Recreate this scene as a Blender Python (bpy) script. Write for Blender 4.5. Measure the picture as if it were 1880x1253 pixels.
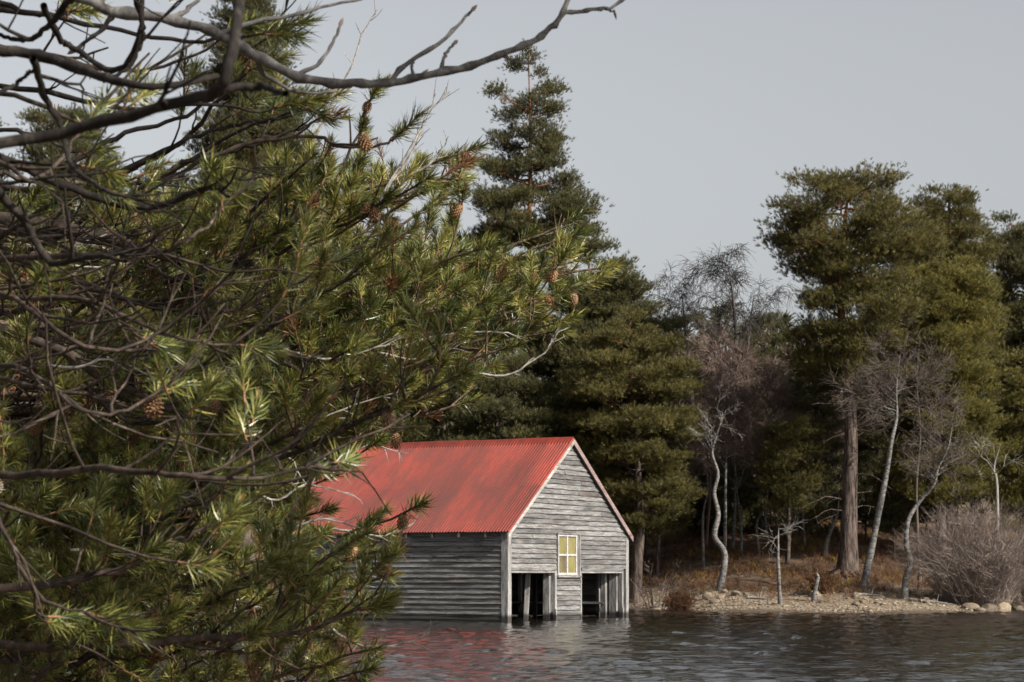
import bpy, math, random
import numpy as np
from mathutils import Vector, Matrix, Euler

for o in list(bpy.data.objects): bpy.data.objects.remove(o)
SC = bpy.context.scene
COL = SC.collection
R = math.radians
random.seed(7); RNG = np.random.default_rng(7)

# ------------------------------------------------------------------ camera
F, CX, HZ, CAMH = 4178.0, 940.0, 1060.0, 1.29      # focal length in photo pixels, centre, horizon row, eye height
cam_d = bpy.data.cameras.new('camera'); cam = bpy.data.objects.new('camera', cam_d); COL.objects.link(cam)
cam.location = (0, 0, CAMH); cam.rotation_euler = (R(90), 0, 0)
cam_d.sensor_width = 36; cam_d.lens = 80.0; cam_d.shift_y = (HZ - 626.5) / 1880
cam_d.clip_start = 0.1; cam_d.clip_end = 5000
cam_d.dof.use_dof = True; cam_d.dof.focus_distance = 13.5; cam_d.dof.aperture_fstop = 18.0
SC.camera = cam
# ------------------------------------------------------------------ sky and sun
SUN_AZ = Vector((0.80, -0.60)).normalized(); SUN_EL = R(33)
w = bpy.data.worlds.new('World'); SC.world = w; w.use_nodes = True
nt = w.node_tree; bg = nt.nodes['Background']
sky = nt.nodes.new('ShaderNodeTexSky'); sky.sky_type = 'NISHITA'; sky.sun_disc = False
sky.sun_elevation = SUN_EL; sky.sun_rotation = math.atan2(SUN_AZ.x, SUN_AZ.y)
sky.air_density = 1.0; sky.dust_density = 3.0; sky.ozone_density = 1.0
hs = nt.nodes.new('ShaderNodeHueSaturation'); hs.inputs['Saturation'].default_value = 0.22
nt.links.new(sky.outputs[0], hs.inputs['Color']); nt.links.new(hs.outputs[0], bg.inputs['Color'])
bg.inputs['Strength'].default_value = 0.076
sd = bpy.data.lights.new('sun', 'SUN'); sun = bpy.data.objects.new('sun', sd); COL.objects.link(sun)
sd.energy = 5.0; sd.angle = R(0.6); sd.color = (1.0, 0.93, 0.84)
sv = Vector((SUN_AZ.x * math.cos(SUN_EL), SUN_AZ.y * math.cos(SUN_EL), math.sin(SUN_EL)))
sun.rotation_euler = sv.to_track_quat('Z', 'Y').to_euler(); sun.location = (30, -20, 40)
SC.view_settings.view_transform = 'Standard'; SC.view_settings.look = 'None'
SC.view_settings.exposure = 0.93; SC.view_settings.gamma = 1.0
SC.render.engine = 'CYCLES'

# ------------------------------------------------------------------ helpers
def P(x, y, D):
    """point of the place seen at photo pixel x, y and standing D metres away"""
    return np.array([(x - CX) / F * D, D, CAMH - (y - HZ) / F * D])

def unit(v):
    v = np.asarray(v, float); n = np.linalg.norm(v, axis=-1, keepdims=True)
    return v / np.maximum(n, 1e-9)

class MB:
    """collects geometry for one mesh"""
    def __init__(s): s.v = []; s.f = []; s.n = 0; s.t = []
    def add(s, v, f, tint=None):
        v = np.asarray(v, float).reshape(-1, 3); f = np.asarray(f, int)
        s.v.append(v); s.f.append(f + s.n); s.n += len(v)
        s.t.append(np.full(len(f), 0.5) if tint is None else np.broadcast_to(np.asarray(tint, float), (len(f),)))
    def tube(s, pts, rad, sides=5, cap=True, tint=None):
        pts = np.asarray(pts, float); n = len(pts)
        rad = np.broadcast_to(np.asarray(rad, float), (n,))
        tg = np.gradient(pts, axis=0); tg = unit(tg)
        ref = np.array([0, 0, 1.0]) if abs(tg[:, 2]).mean() < .8 else np.array([0, 1.0, 0])
        a = unit(np.cross(tg, ref)); b = np.cross(tg, a)
        th = np.arange(sides) * 2 * math.pi / sides
        v = pts[:, None] + rad[:, None, None] * (a[:, None] * np.cos(th)[None, :, None] + b[:, None] * np.sin(th)[None, :, None])
        i = np.arange(n - 1)[:, None] * sides; k = np.arange(sides)[None]; k2 = (k + 1) % sides
        f = np.stack([i + k, i + k2, i + sides + k2, i + sides + k], -1).reshape(-1, 4)
        s.add(v, f, tint)
    def box(s, lo, hi, M=None):
        (x0, y0, z0), (x1, y1, z1) = lo, hi
        v = np.array([[x0,y0,z0],[x1,y0,z0],[x1,y1,z0],[x0,y1,z0],[x0,y0,z1],[x1,y0,z1],[x1,y1,z1],[x0,y1,z1]], float)
        if M is not None: v = v @ np.array(M.to_3x3()).T + np.array(M.translation)
        s.add(v, [[0,3,2,1],[4,5,6,7],[0,1,5,4],[1,2,6,5],[2,3,7,6],[3,0,4,7]])
    def mesh(s, name, mat, smooth=False):
        V = np.concatenate(s.v) if s.v else np.zeros((0, 3))
        me = bpy.data.meshes.new(name)
        cnt = np.concatenate([np.full(len(f), f.shape[1]) for f in s.f])
        idx = np.concatenate([f.ravel() for f in s.f]); tt = np.concatenate(s.t)
        me.vertices.add(len(V)); me.vertices.foreach_set('co', V.ravel().astype(np.float32))
        me.loops.add(len(idx)); me.loops.foreach_set('vertex_index', idx.astype(np.int32))
        me.polygons.add(len(cnt))
        st = np.zeros(len(cnt), np.int32); st[1:] = np.cumsum(cnt)[:-1]
        me.polygons.foreach_set('loop_start', st)
        me.polygons.foreach_set('use_smooth', np.full(len(cnt), smooth))
        at = me.attributes.new('tint', 'FLOAT', 'FACE'); at.data.foreach_set('value', tt.astype(np.float32))
        me.update(calc_edges=True); me.validate()
        if mat: me.materials.append(mat)
        return me
    def build(s, name, mat, parent=None, smooth=False):
        return link(name, s.mesh(name, mat, smooth), parent)

def link(name, me, parent=None, loc=None, rot=None, scale=None):
    o = bpy.data.objects.new(name, me); COL.objects.link(o)
    if parent: o.parent = parent
    if loc is not None: o.location = loc
    if rot is not None: o.rotation_euler = rot
    if scale is not None: o.scale = scale
    return o

def tag(o, label=None, cat=None, group=None, kind=None):
    if label: o['label'] = label
    if cat: o['category'] = cat
    if group: o['group'] = group
    if kind: o['kind'] = kind
    return o

def empty(name, loc, label, cat, group=None, rz=0):
    o = bpy.data.objects.new(name, None); COL.objects.link(o); o.location = loc; o.rotation_euler = (0, 0, rz)
    o.empty_display_size = .2
    return tag(o, label, cat, group)

_groups = {}
def instancer(name, variants, pts, mats, scl, tint, parent=None):
    """one object whose points carry copies of the variant meshes (geometry nodes)"""
    key = tuple(m.name for m in variants)
    if key not in _groups:
        g = bpy.data.node_groups.new('scatter', 'GeometryNodeTree')
        g.interface.new_socket('Geometry', in_out='INPUT', socket_type='NodeSocketGeometry'); g.interface.new_socket('Geometry', in_out='OUTPUT', socket_type='NodeSocketGeometry')
        gi = g.nodes.new('NodeGroupInput'); go = g.nodes.new('NodeGroupOutput'); jn = g.nodes.new('GeometryNodeJoinGeometry'); io = g.nodes.new('GeometryNodeInstanceOnPoints')
        for m in reversed(variants):
            so = bpy.data.objects.new(m.name + '_source', m); oi = g.nodes.new('GeometryNodeObjectInfo'); oi.inputs['Object'].default_value = so; oi.inputs['As Instance'].default_value = True
            g.links.new(oi.outputs['Geometry'], jn.inputs[0])
        def attr(nm, ty):
            a = g.nodes.new('GeometryNodeInputNamedAttribute'); a.data_type = ty; a.inputs['Name'].default_value = nm; return a.outputs[0]
        g.links.new(gi.outputs[0], io.inputs['Points']); g.links.new(jn.outputs[0], io.inputs['Instance']); io.inputs['Pick Instance'].default_value = True
        g.links.new(attr('variant', 'INT'), io.inputs['Instance Index'])
        er = g.nodes.new('FunctionNodeEulerToRotation'); g.links.new(attr('rot', 'FLOAT_VECTOR'), er.inputs[0]); g.links.new(er.outputs[0], io.inputs['Rotation'])
        g.links.new(attr('scl', 'FLOAT'), io.inputs['Scale'])
        sn = g.nodes.new('GeometryNodeStoreNamedAttribute'); sn.domain = 'INSTANCE'; sn.data_type = 'FLOAT'; sn.inputs['Name'].default_value = 'itint'
        g.links.new(io.outputs[0], sn.inputs['Geometry']); g.links.new(attr('ptint', 'FLOAT'), sn.inputs['Value']); g.links.new(sn.outputs[0], go.inputs[0])
        _groups[key] = g
    pts = np.asarray(pts, np.float32); k = len(pts); me = bpy.data.meshes.new(name); me.vertices.add(k); me.vertices.foreach_set('co', pts.ravel())
    eul = np.array([Matrix(m).to_euler() for m in mats], np.float32) if not isinstance(mats, np.ndarray) or mats.ndim == 3 else mats.astype(np.float32)
    me.attributes.new('rot', 'FLOAT_VECTOR', 'POINT').data.foreach_set('vector', eul.ravel())
    me.attributes.new('scl', 'FLOAT', 'POINT').data.foreach_set('value', np.asarray(scl, np.float32)); me.attributes.new('ptint', 'FLOAT', 'POINT').data.foreach_set('value', np.asarray(tint, np.float32))
    me.attributes.new('variant', 'INT', 'POINT').data.foreach_set('value', RNG.integers(0, len(variants), k).astype(np.int32))
    o = link(name, me, parent); o.modifiers.new('scatter', 'NODES').node_group = _groups[key]
    me.materials.append(variants[0].materials[0])
    return o

def curve(ctrl, n, wob=0.0, rng=random):
    """smooth polyline through control points (Catmull-Rom)"""
    c = np.asarray(ctrl, float); c = np.vstack([2 * c[0] - c[1], c, 2 * c[-1] - c[-2]])
    out = []
    m = len(c) - 3
    for t in np.linspace(0, m - 1e-6, n):
        i = int(t); u = t - i; p0, p1, p2, p3 = c[i:i + 4]
        out.append(.5 * ((2*p1) + (-p0+p2)*u + (2*p0-5*p1+4*p2-p3)*u*u + (-p0+3*p1-3*p2+p3)*u**3))
    out = np.array(out)
    if wob: out[1:-1] += RNG.normal(0, wob, (n - 2, 3))
    return out

# ------------------------------------------------------------------ materials
def mat(name):
    m = bpy.data.materials.new(name); m.use_nodes = True
    n = m.node_tree; return m, n, n.nodes['Principled BSDF']
def nd(n, t, **kw):
    x = n.nodes.new('ShaderNode' + t)
    for k, v in kw.items(): setattr(x, k, v)
    return x
def ramp(n, src, stops):
    r = nd(n, 'ValToRGB'); e = r.color_ramp.elements
    while len(e) < len(stops): e.new(.5)
    for q, (p, c) in zip(e, stops): q.position = p; q.color = (*c, 1) if len(c) == 3 else c
    n.links.new(src, r.inputs[0]); return r.outputs[0]
def noise(n, vec, scale, detail=6, rough=.6, dist=0):
    x = nd(n, 'TexNoise'); x.inputs['Scale'].default_value = scale; x.inputs['Detail'].default_value = detail
    x.inputs['Roughness'].default_value = rough; x.inputs['Distortion'].default_value = dist
    if vec is not None: n.links.new(vec, x.inputs['Vector'])
    return x.outputs[0]
def mapping(n, vec, sc=(1,1,1), loc=(0,0,0)):
    x = nd(n, 'Mapping'); x.inputs['Scale'].default_value = sc; x.inputs['Location'].default_value = loc
    n.links.new(vec, x.inputs['Vector']); return x.outputs[0]
def mix(n, fac, a, b, mode='MIX'):
    x = nd(n, 'MixRGB', blend_type=mode)
    for i, s in zip((0, 1, 2), (fac, a, b)):
        if hasattr(s, 'links') or hasattr(s, 'is_linked'): n.links.new(s, x.inputs[i])
        elif i == 0: x.inputs[0].default_value = s
        else: x.inputs[i].default_value = (*s, 1)
    return x.outputs[0]
def math_(n, op, a, b=None, c=None):
    x = nd(n, 'Math', operation=op)
    for i, s in enumerate((a, b, c)):
        if s is None: continue
        if hasattr(s, 'is_linked'): n.links.new(s, x.inputs[i])
        else: x.inputs[i].default_value = s
    return x.outputs[0]
def bump(n, b, h, strength=.4, dist=.02):
    x = nd(n, 'Bump'); x.inputs['Strength'].default_value = strength; x.inputs['Distance'].default_value = dist
    n.links.new(h, x.inputs['Height']); n.links.new(x.outputs[0], b.inputs['Normal'])

def wood_mat(name, tones, rough=.8, wet=False):
    m, n, b = mat(name)
    tc = nd(n, 'TexCoord'); oi = nd(n, 'ObjectInfo')
    off = nd(n, 'VectorMath', operation='MULTIPLY_ADD')
    cmb = nd(n, 'CombineXYZ')
    for i in range(3): n.links.new(oi.outputs['Random'], cmb.inputs[i])
    n.links.new(cmb.outputs[0], off.inputs[0]); off.inputs[1].default_value = (37, 53, 71)
    n.links.new(tc.outputs['Object'], off.inputs[2]); v = off.outputs[0]
    g1 = noise(n, mapping(n, v, (1.2, 9, 30)), 1.6, 8, .65, .6)
    g2 = noise(n, mapping(n, v, (2.2, 40, 95)), 2.0, 5, .7, .2)
    blot = noise(n, mapping(n, v, (.8, 2, 2.5)), 1.3, 4, .6)
    s = math_(n, 'ADD', math_(n, 'MULTIPLY', g1, .55), math_(n, 'MULTIPLY', g2, .45))
    c = ramp(n, s, [(.34, tones[0]), (.47, tones[1]), (.56, tones[2]), (.68, tones[3])])
    val = nd(n, 'HueSaturation'); n.links.new(c, val.inputs['Color'])
    vv = math_(n, 'ADD', math_(n, 'MULTIPLY', oi.outputs['Random'], .6), math_(n, 'MULTIPLY_ADD', blot, 1.7, -.12))
    n.links.new(vv, val.inputs['Value'])
    col = val.outputs[0]
    # brown weather stains and pale scuffs
    st = noise(n, mapping(n, v, (.7, 3, 4), (9, 3, 1)), 1.5, 5, .65)
    col = mix(n, ramp(n, st, [(.57, (0,0,0)), (.68, (.7,.7,.7))]), col, (.075, .048, .032))
    sc = noise(n, mapping(n, v, (14, 6, 9), (4, 4, 4)), 1.6, 3, .5)
    col = mix(n, ramp(n, sc, [(.69, (0,0,0)), (.76, (.7,.7,.7))]), col, (.55, .55, .54))
    vo = nd(n, 'TexVoronoi'); vo.inputs['Scale'].default_value = 1.0; n.links.new(mapping(n, v, (1.7, .5, 6)), vo.inputs['Vector'])
    col = mix(n, ramp(n, vo.outputs['Distance'], [(.05, (.85,.85,.85)), (.12, (0,0,0))]), col, (.035, .028, .024))
    if wet:   # algae-dark foot where the lake wets the timber
        ge = nd(n, 'NewGeometry'); sp = nd(n, 'SeparateXYZ'); n.links.new(ge.outputs['Position'], sp.inputs[0])
        wv = math_(n, 'ADD', sp.outputs[2], math_(n, 'MULTIPLY', g1, .12))
        col = mix(n, ramp(n, wv, [(.20, (.88,.88,.88)), (.30, (0,0,0))]), col, (.018, .016, .014))
    n.links.new(col, b.inputs['Base Color']); b.inputs['Roughness'].default_value = rough
    b.inputs['Specular IOR Level'].default_value = .25
    bump(n, b, s, .55, .02)
    return m
GREY = [(0.02352,0.02184,0.021), (0.084,0.08148,0.07896), (0.168,0.1638,0.1596), (0.2772,0.273,0.2646)]
M_WOOD = wood_mat('weathered_boards', GREY, wet=True)
M_POST = wood_mat('weathered_posts', [(0.0492,0.04756,0.0451), (0.1312,0.1287,0.1246), (0.2296,0.2255,0.2173), (0.3444,0.3362,0.328)], wet=True)
M_TRIM = wood_mat('old_white_paint', [(0.1536,0.1344,0.1152), (0.3072,0.288,0.264), (0.4224,0.4032,0.3744), (0.4992,0.48,0.4512)], .65)
M_DARKW = wood_mat('dark_timber', [(.015,.013,.012), (.05,.045,.04), (.09,.08,.072), (.14,.13,.12)])

def roof_mat(ref):
    m, n, b = mat('red_corrugated_paint')
    tc = nd(n, 'TexCoord', object=ref); v = tc.outputs['Object']; oi = nd(n, 'ObjectInfo')
    big = noise(n, mapping(n, v, (.33, .55, .33), (2.3, 1.2, 0)), 1.2, 5, .6, .4)
    run = noise(n, mapping(n, v, (.55, 3.4, .5)), 1.4, 7, .7, .2)
    fine = noise(n, mapping(n, v, (4, 26, 4)), 1.0, 6, .75)
    s = math_(n, 'ADD', math_(n, 'MULTIPLY', big, .45), math_(n, 'MULTIPLY', run, .55))
    c = ramp(n, s, [(.40, (0.1965,0.02715,0.01533)), (.47, (0.1743,0.02413,0.01414)), (.53, (0.1187,0.02112,0.01414)), (.64, (0.07045,0.0181,0.01237))])
    c = mix(n, ramp(n, fine, [(.44, (0,0,0)), (.64, (.75,.75,.75))]), c, (.07, .018, .015))
    pale = noise(n, mapping(n, v, (1.5, 30, 1.5), (5, 5, 5)), 1.3, 5, .7)
    c = mix(n, ramp(n, pale, [(.60, (0,0,0)), (.75, (.5,.5,.5))]), c, (.25, .058, .030))
    h = nd(n, 'HueSaturation'); n.links.new(c, h.inputs['Color'])
    n.links.new(math_(n, 'MULTIPLY_ADD', oi.outputs['Random'], .42, .80), h.inputs['Value'])
    n.links.new(h.outputs[0], b.inputs['Base Color'])
    b.inputs['Roughness'].default_value = .55; b.inputs['Specular IOR Level'].default_value = .3
    bump(n, b, fine, .2, .01)
    return m

def bark_mat(name, stops, zsplit=None, scale=6, rough=.9, stretch=.25, bumpd=.04):
    m, n, b = mat(name)
    tc = nd(n, 'TexCoord'); v = tc.outputs['Object']
    a = noise(n, mapping(n, v, (1, 1, stretch)), scale, 8, .7, .3)
    c = ramp(n, a, stops)
    if zsplit:   # Scots pine: plated grey-brown foot, thin orange bark higher up
        sp = nd(n, 'SeparateXYZ'); n.links.new(v, sp.inputs[0])
        z = math_(n, 'ADD', sp.outputs[2], math_(n, 'MULTIPLY', a, 2.0))
        mr = nd(n, 'MapRange'); n.links.new(z, mr.inputs[0]); mr.inputs[1].default_value = zsplit; mr.inputs[2].default_value = zsplit + 5
        c = mix(n, mr.outputs[0], c, ramp(n, a, [(.35, (.06,.025,.012)), (.5, (.17,.07,.03)), (.65, (.27,.12,.055))]))
    n.links.new(c, b.inputs['Base Color']); b.inputs['Roughness'].default_value = rough
    b.inputs['Specular IOR Level'].default_value = .2
    bump(n, b, a, .8, bumpd); return m
M_PINEBARK = bark_mat('pine_bark', [(.38, (0.01224,0.009248,0.007854)), (.47, (0.05202,0.03815,0.03142)), (.62, (0.1163,0.08962,0.07577))], 8.0, 9, .9, .16, .09)
M_BIRCH = bark_mat('birch_bark', [(.38, (0.0187,0.01615,0.01445)), (.48, (0.0935,0.0884,0.0833)), (.66, (0.204,0.1955,0.1853))], None, 7, .75, 2.2, .015)
M_DARKBARK = bark_mat('dark_birch_bark', [(.35, (.014,.012,.012)), (.6, (.055,.048,.045))], None, 6)
M_REDTWIG = bark_mat('reddish_twigs', [(.3, (0.072,0.0504,0.0432)), (.6, (0.168,0.12,0.0996))], None, 1.5)
M_GREYTWIG = bark_mat('grey_twigs', [(.3, (0.0918,0.07164,0.06056)), (.6, (0.2203,0.1774,0.1534))], None, 1.2)
M_PALETWIG = bark_mat('pale_twigs', [(.35, (0.0984,0.08774,0.0779)), (.6, (0.2296,0.2173,0.1968))], None, 5)
M_NEARBARK = bark_mat('near_pine_bark', [(.33, (0.0105,0.00825,0.0075)), (.48, (0.03375,0.02475,0.0195)), (.60, (0.0675,0.0495,0.0375)), (.72, (0.1425,0.126,0.1087))], None, 38, .9, .6, .004)
M_SHOOTBARK = bark_mat('young_shoot_bark', [(.35, (.07,.035,.016)), (.6, (.20,.105,.052))], None, 60, .8, 1, .002)
M_GREYBARK = bark_mat('smooth_grey_bark', [(.34, (0.02,0.0184,0.0176)), (.5, (0.068,0.064,0.0616)), (.66, (0.152,0.1464,0.14))], None, 26, .8, .8, .004)
M_BROWNTWIG = bark_mat('brown_grey_twigs', [(.3, (.04,.030,.025)), (.6, (.098,.080,.068))], None, 1.5)
M_LITBARK = bark_mat('lit_tan_branch_bark', [(.33, (.03,.021,.015)), (.48, (.095,.066,.046)), (.60, (.17,.125,.09)), (.72, (.30,.27,.23))], None, 42, .9, .6, .004)  # paler copy of the near bark, with sunlight on the flank put into its tones
M_SHADEBOUGH = bark_mat('shade_dark_bough_bark', [(.35, (0.0055,0.0044,0.00385)), (.55, (0.0165,0.0132,0.011)), (.7, (0.04675,0.0407,0.0352))], None, 40, .95, .6, .004)  # near bark darkened: the shade on the upper-left boughs is put into its colour
M_DEADBARK = bark_mat('lichen_dead_twig', [(.36, (0.0902,0.0738,0.0615)), (.5, (0.2296,0.2132,0.1886)), (.66, (0.3444,0.3321,0.3075))], None, 45, .9, 1, .003)

def leaf_mat(name, lo, mid, hi, trans=.25, rough=.5, spec=.35):
    m, n, b = mat(name)
    at = nd(n, 'Attribute', attribute_name='tint'); oi = nd(n, 'ObjectInfo')
    it = nd(n, 'Attribute', attribute_name='itint'); it.attribute_type = 'INSTANCER'
    t = math_(n, 'ADD', math_(n, 'ADD', at.outputs['Fac'], it.outputs['Fac']), math_(n, 'MULTIPLY_ADD', oi.outputs['Random'], .24, -.12))
    c = ramp(n, t, [(.05, lo), (.5, mid), (.95, hi)])
    n.links.new(c, b.inputs['Base Color']); b.inputs['Roughness'].default_value = rough
    b.inputs['Specular IOR Level'].default_value = spec
    tr = nd(n, 'BsdfTranslucent'); n.links.new(c, tr.inputs['Color'])
    mx = nd(n, 'MixShader'); mx.inputs[0].default_value = trans
    n.links.new(b.outputs[0], mx.inputs[1]); n.links.new(tr.outputs[0], mx.inputs[2])
    n.links.new(mx.outputs[0], n.nodes['Material Output'].inputs['Surface'])
    return m
M_NEEDLE = leaf_mat('near_pine_needles', (.022,.036,.010), (.108,.126,.026), (.30,.265,.07), .18, .38, .5)
M_DEADNEEDLE = leaf_mat('dead_brown_needles', (.05,.022,.010), (.13,.06,.025), (.22,.12,.055), .15, .6, .3)
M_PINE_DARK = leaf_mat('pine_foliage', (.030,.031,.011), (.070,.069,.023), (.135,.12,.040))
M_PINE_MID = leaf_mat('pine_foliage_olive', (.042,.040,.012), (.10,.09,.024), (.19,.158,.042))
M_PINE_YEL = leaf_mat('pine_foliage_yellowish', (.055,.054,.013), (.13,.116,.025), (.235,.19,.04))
M_HEATH = leaf_mat('heather_stems', (.045,.023,.016), (.115,.06,.036), (.20,.115,.058), .1, .9, .1)
M_MOSS = leaf_mat('yellow_blaeberry', (.065,.058,.014), (.18,.13,.024), (.31,.215,.038), .2, .9, .1)
M_GRASS = leaf_mat('dry_shore_grass', (.09,.065,.035), (.19,.145,.08), (.32,.26,.16), .2, .9, .1)

def stone_mat(name, stops, sc=3):
    m, n, b = mat(name); oi = nd(n, 'ObjectInfo'); at = nd(n, 'Attribute', attribute_name='tint')
    ge = nd(n, 'NewGeometry')
    a = noise(n, ge.outputs['Position'], sc, 8, .7)
    t = math_(n, 'ADD', math_(n, 'MULTIPLY', a, .55), math_(n, 'ADD', math_(n, 'MULTIPLY', oi.outputs['Random'], .22), math_(n, 'MULTIPLY', at.outputs['Fac'], .3)))
    n.links.new(ramp(n, t, stops), b.inputs['Base Color']); b.inputs['Roughness'].default_value = .85
    bump(n, b, a, .6, .03); return m
M_STONE = stone_mat('shore_stone', [(.30, (0.04505,0.03315,0.02346)), (.5, (0.1126,0.085,0.05865)), (.62, (0.1802,0.1377,0.09228)), (.8, (0.2703,0.2338,0.1837))], 5)

def ground_mat():
    m, n, b = mat('lake_shore_ground')
    ge = nd(n, 'NewGeometry'); v = ge.outputs['Position']
    sp = nd(n, 'SeparateXYZ'); n.links.new(v, sp.inputs[0])
    big = noise(n, v, .55, 6, .65); fine = noise(n, v, 7, 8, .75); peb = nd(n, 'TexVoronoi'); peb.inputs['Scale'].default_value = 9
    n.links.new(v, peb.inputs['Vector'])
    gravel = mix(n, .55, ramp(n, fine, [(.35, (0.06664,0.04508,0.02601)), (.55, (0.1762,0.1214,0.07038)), (.7, (0.257,0.1907,0.1186))]), ramp(n, peb.outputs['Color'], [(.1, (.09,.07,.05)), (.9, (.26,.215,.155))]))
    heath = ramp(n, noise(n, v, 2.2, 7, .7), [(.34, (0.0156,0.0117,0.0091)), (.46, (0.052,0.0299,0.0169)), (.56, (0.091,0.052,0.0221)), (.68, (0.1105,0.091,0.0234))])
    z = math_(n, 'ADD', sp.outputs[2], math_(n, 'MULTIPLY_ADD', big, 1.0, -.5))
    mr = nd(n, 'MapRange'); n.links.new(z, mr.inputs[0]); mr.inputs[1].default_value = .65; mr.inputs[2].default_value = .95
    c = mix(n, mr.outputs[0], gravel, heath)
    wet = nd(n, 'MapRange'); n.links.new(math_(n, 'ADD', sp.outputs[2], math_(n, 'MULTIPLY', fine, .08)), wet.inputs[0]); wet.inputs[1].default_value = .04; wet.inputs[2].default_value = .15
    c = mix(n, wet.outputs[0], (.045, .032, .02), c)
    n.links.new(c, b.inputs['Base Color']); b.inputs['Roughness'].default_value = .95
    bump(n, b, fine, .8, .08); return m
def water_mat():
    m, n, b = mat('peat_dark_water')
    b.inputs['Base Color'].default_value = (.010, .0085, .007, 1); b.inputs['Roughness'].default_value = .06
    b.inputs['IOR'].default_value = 1.33
    ge = nd(n, 'NewGeometry'); a = noise(n, mapping(n, ge.outputs['Position'], (1, 1.6, 1)), 5.5, 3, .6, .3)
    bump(n, b, a, .45, .03); return m

# ------------------------------------------------------------------ terrain and water
_sx = []
for px_, d_ in [(-900, 70), (0, 76), (560, 79), (900, 88), (1155, 95), (1300, 88), (1450, 85.5), (1600, 83.5), (1800, 86), (1880, 92), (2100, 104), (2600, 120)]:
    _sx.append(((px_ - CX) / F * d_, d_))
_sx = np.array(_sx)
def shore(x): return np.interp(x, _sx[:, 0], _sx[:, 1])
def ground_z(x, y):
    x = np.asarray(x, float); y = np.asarray(y, float)
    d = y - shore(x) - .5 * np.sin(x * 1.1 + .6) * np.exp(-((y - 88) / 25) ** 2)
    far = np.where(d > 0, .115 * np.minimum(d, 10) + .165 * np.clip(d - 10, 0, 16) + .05 * np.clip(d - 26, 0, 80) + .12 * np.clip(d - 106, 0, 300), np.maximum(d * .12, -2.5))
    near = np.clip(.34 - .28 * (y - 10), -2.5, .34)
    lump = .10 * np.sin(x * .9 + y * .35) * np.sin(y * .8 - x * .3) + .05 * np.sin(x * 2.3) * np.sin(y * 1.9 + 1)
    return np.maximum(far, near) + lump * np.clip(d / 5, 0, 1)
def gz(x, y): return float(ground_z(x, y))

def grid(xs, ys, zf):
    X, Y = np.meshgrid(xs, ys); Z = zf(X, Y); nx = len(xs)
    v = np.stack([X, Y, Z], -1).reshape(-1, 3)
    i = (np.arange(len(ys) - 1)[:, None] * nx + np.arange(nx - 1)[None]).ravel()
    return v, np.stack([i, i + 1, i + nx + 1, i + nx], -1)
mb = MB()
xs = np.concatenate([np.linspace(-2500, -60, 20)[:-1], np.linspace(-60, 60, 161), np.linspace(60, 2500, 20)[1:]])
ys = np.concatenate([np.linspace(-1500, 0, 8)[:-1], np.linspace(0, 70, 40)[:-1], np.linspace(70, 140, 150), np.linspace(140, 2500, 26)[1:]])
mb.add(*grid(xs, ys, ground_z))
tag(mb.build('ground', ground_mat(), smooth=True), kind='structure')

WR = np.random.default_rng(3)
waves = []
for lam in np.geomspace(.22, 2.4, 46):
    th = R(-72) + WR.normal(0, .55); k = 2 * math.pi / lam
    sl = .028 * (1.5 if lam < .7 else .4)
    waves.append((k * math.cos(th), k * math.sin(th), sl / k, WR.uniform(0, 6.28)))
def wave_z(X, Y):
    Z = np.zeros_like(X)
    gust = .95 + .2 * np.sin(X * .21 + Y * .11) * np.sin(Y * .17 - X * .05 + 1) + .2 * np.sin(X * .5 + Y * .9 + 2 * np.sin(X * .3)) * np.sin(Y * .55 - X * .33 + 2 * np.sin(Y * .2))
    for kx, ky, a, ph in waves: Z += a * np.sin(kx * X + ky * Y + ph)
    fade = np.clip((22 - abs(X)) / 2, 0, 1) * np.clip((Y - 14) / 4, 0, 1) * np.clip((112 - Y) / 6, 0, 1)
    near = np.clip(1 - (Y - (shore(X) - 4)) / 6, .35, 1)
    return Z * fade * gust * near
xs = np.concatenate([np.linspace(-2400, -22, 10)[:-1], np.linspace(-22, 22, 620), np.linspace(22, 2400, 10)[1:]])
ys = np.concatenate([np.linspace(-1400, 18, 8)[:-1], np.linspace(18, 25, 30)[:-1], np.geomspace(25, 104, 400), [112, 140]])
mb = MB(); mb.add(*grid(xs, ys, wave_z))
tag(mb.build('lake_water', water_mat(), smooth=True), kind='structure')

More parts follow.
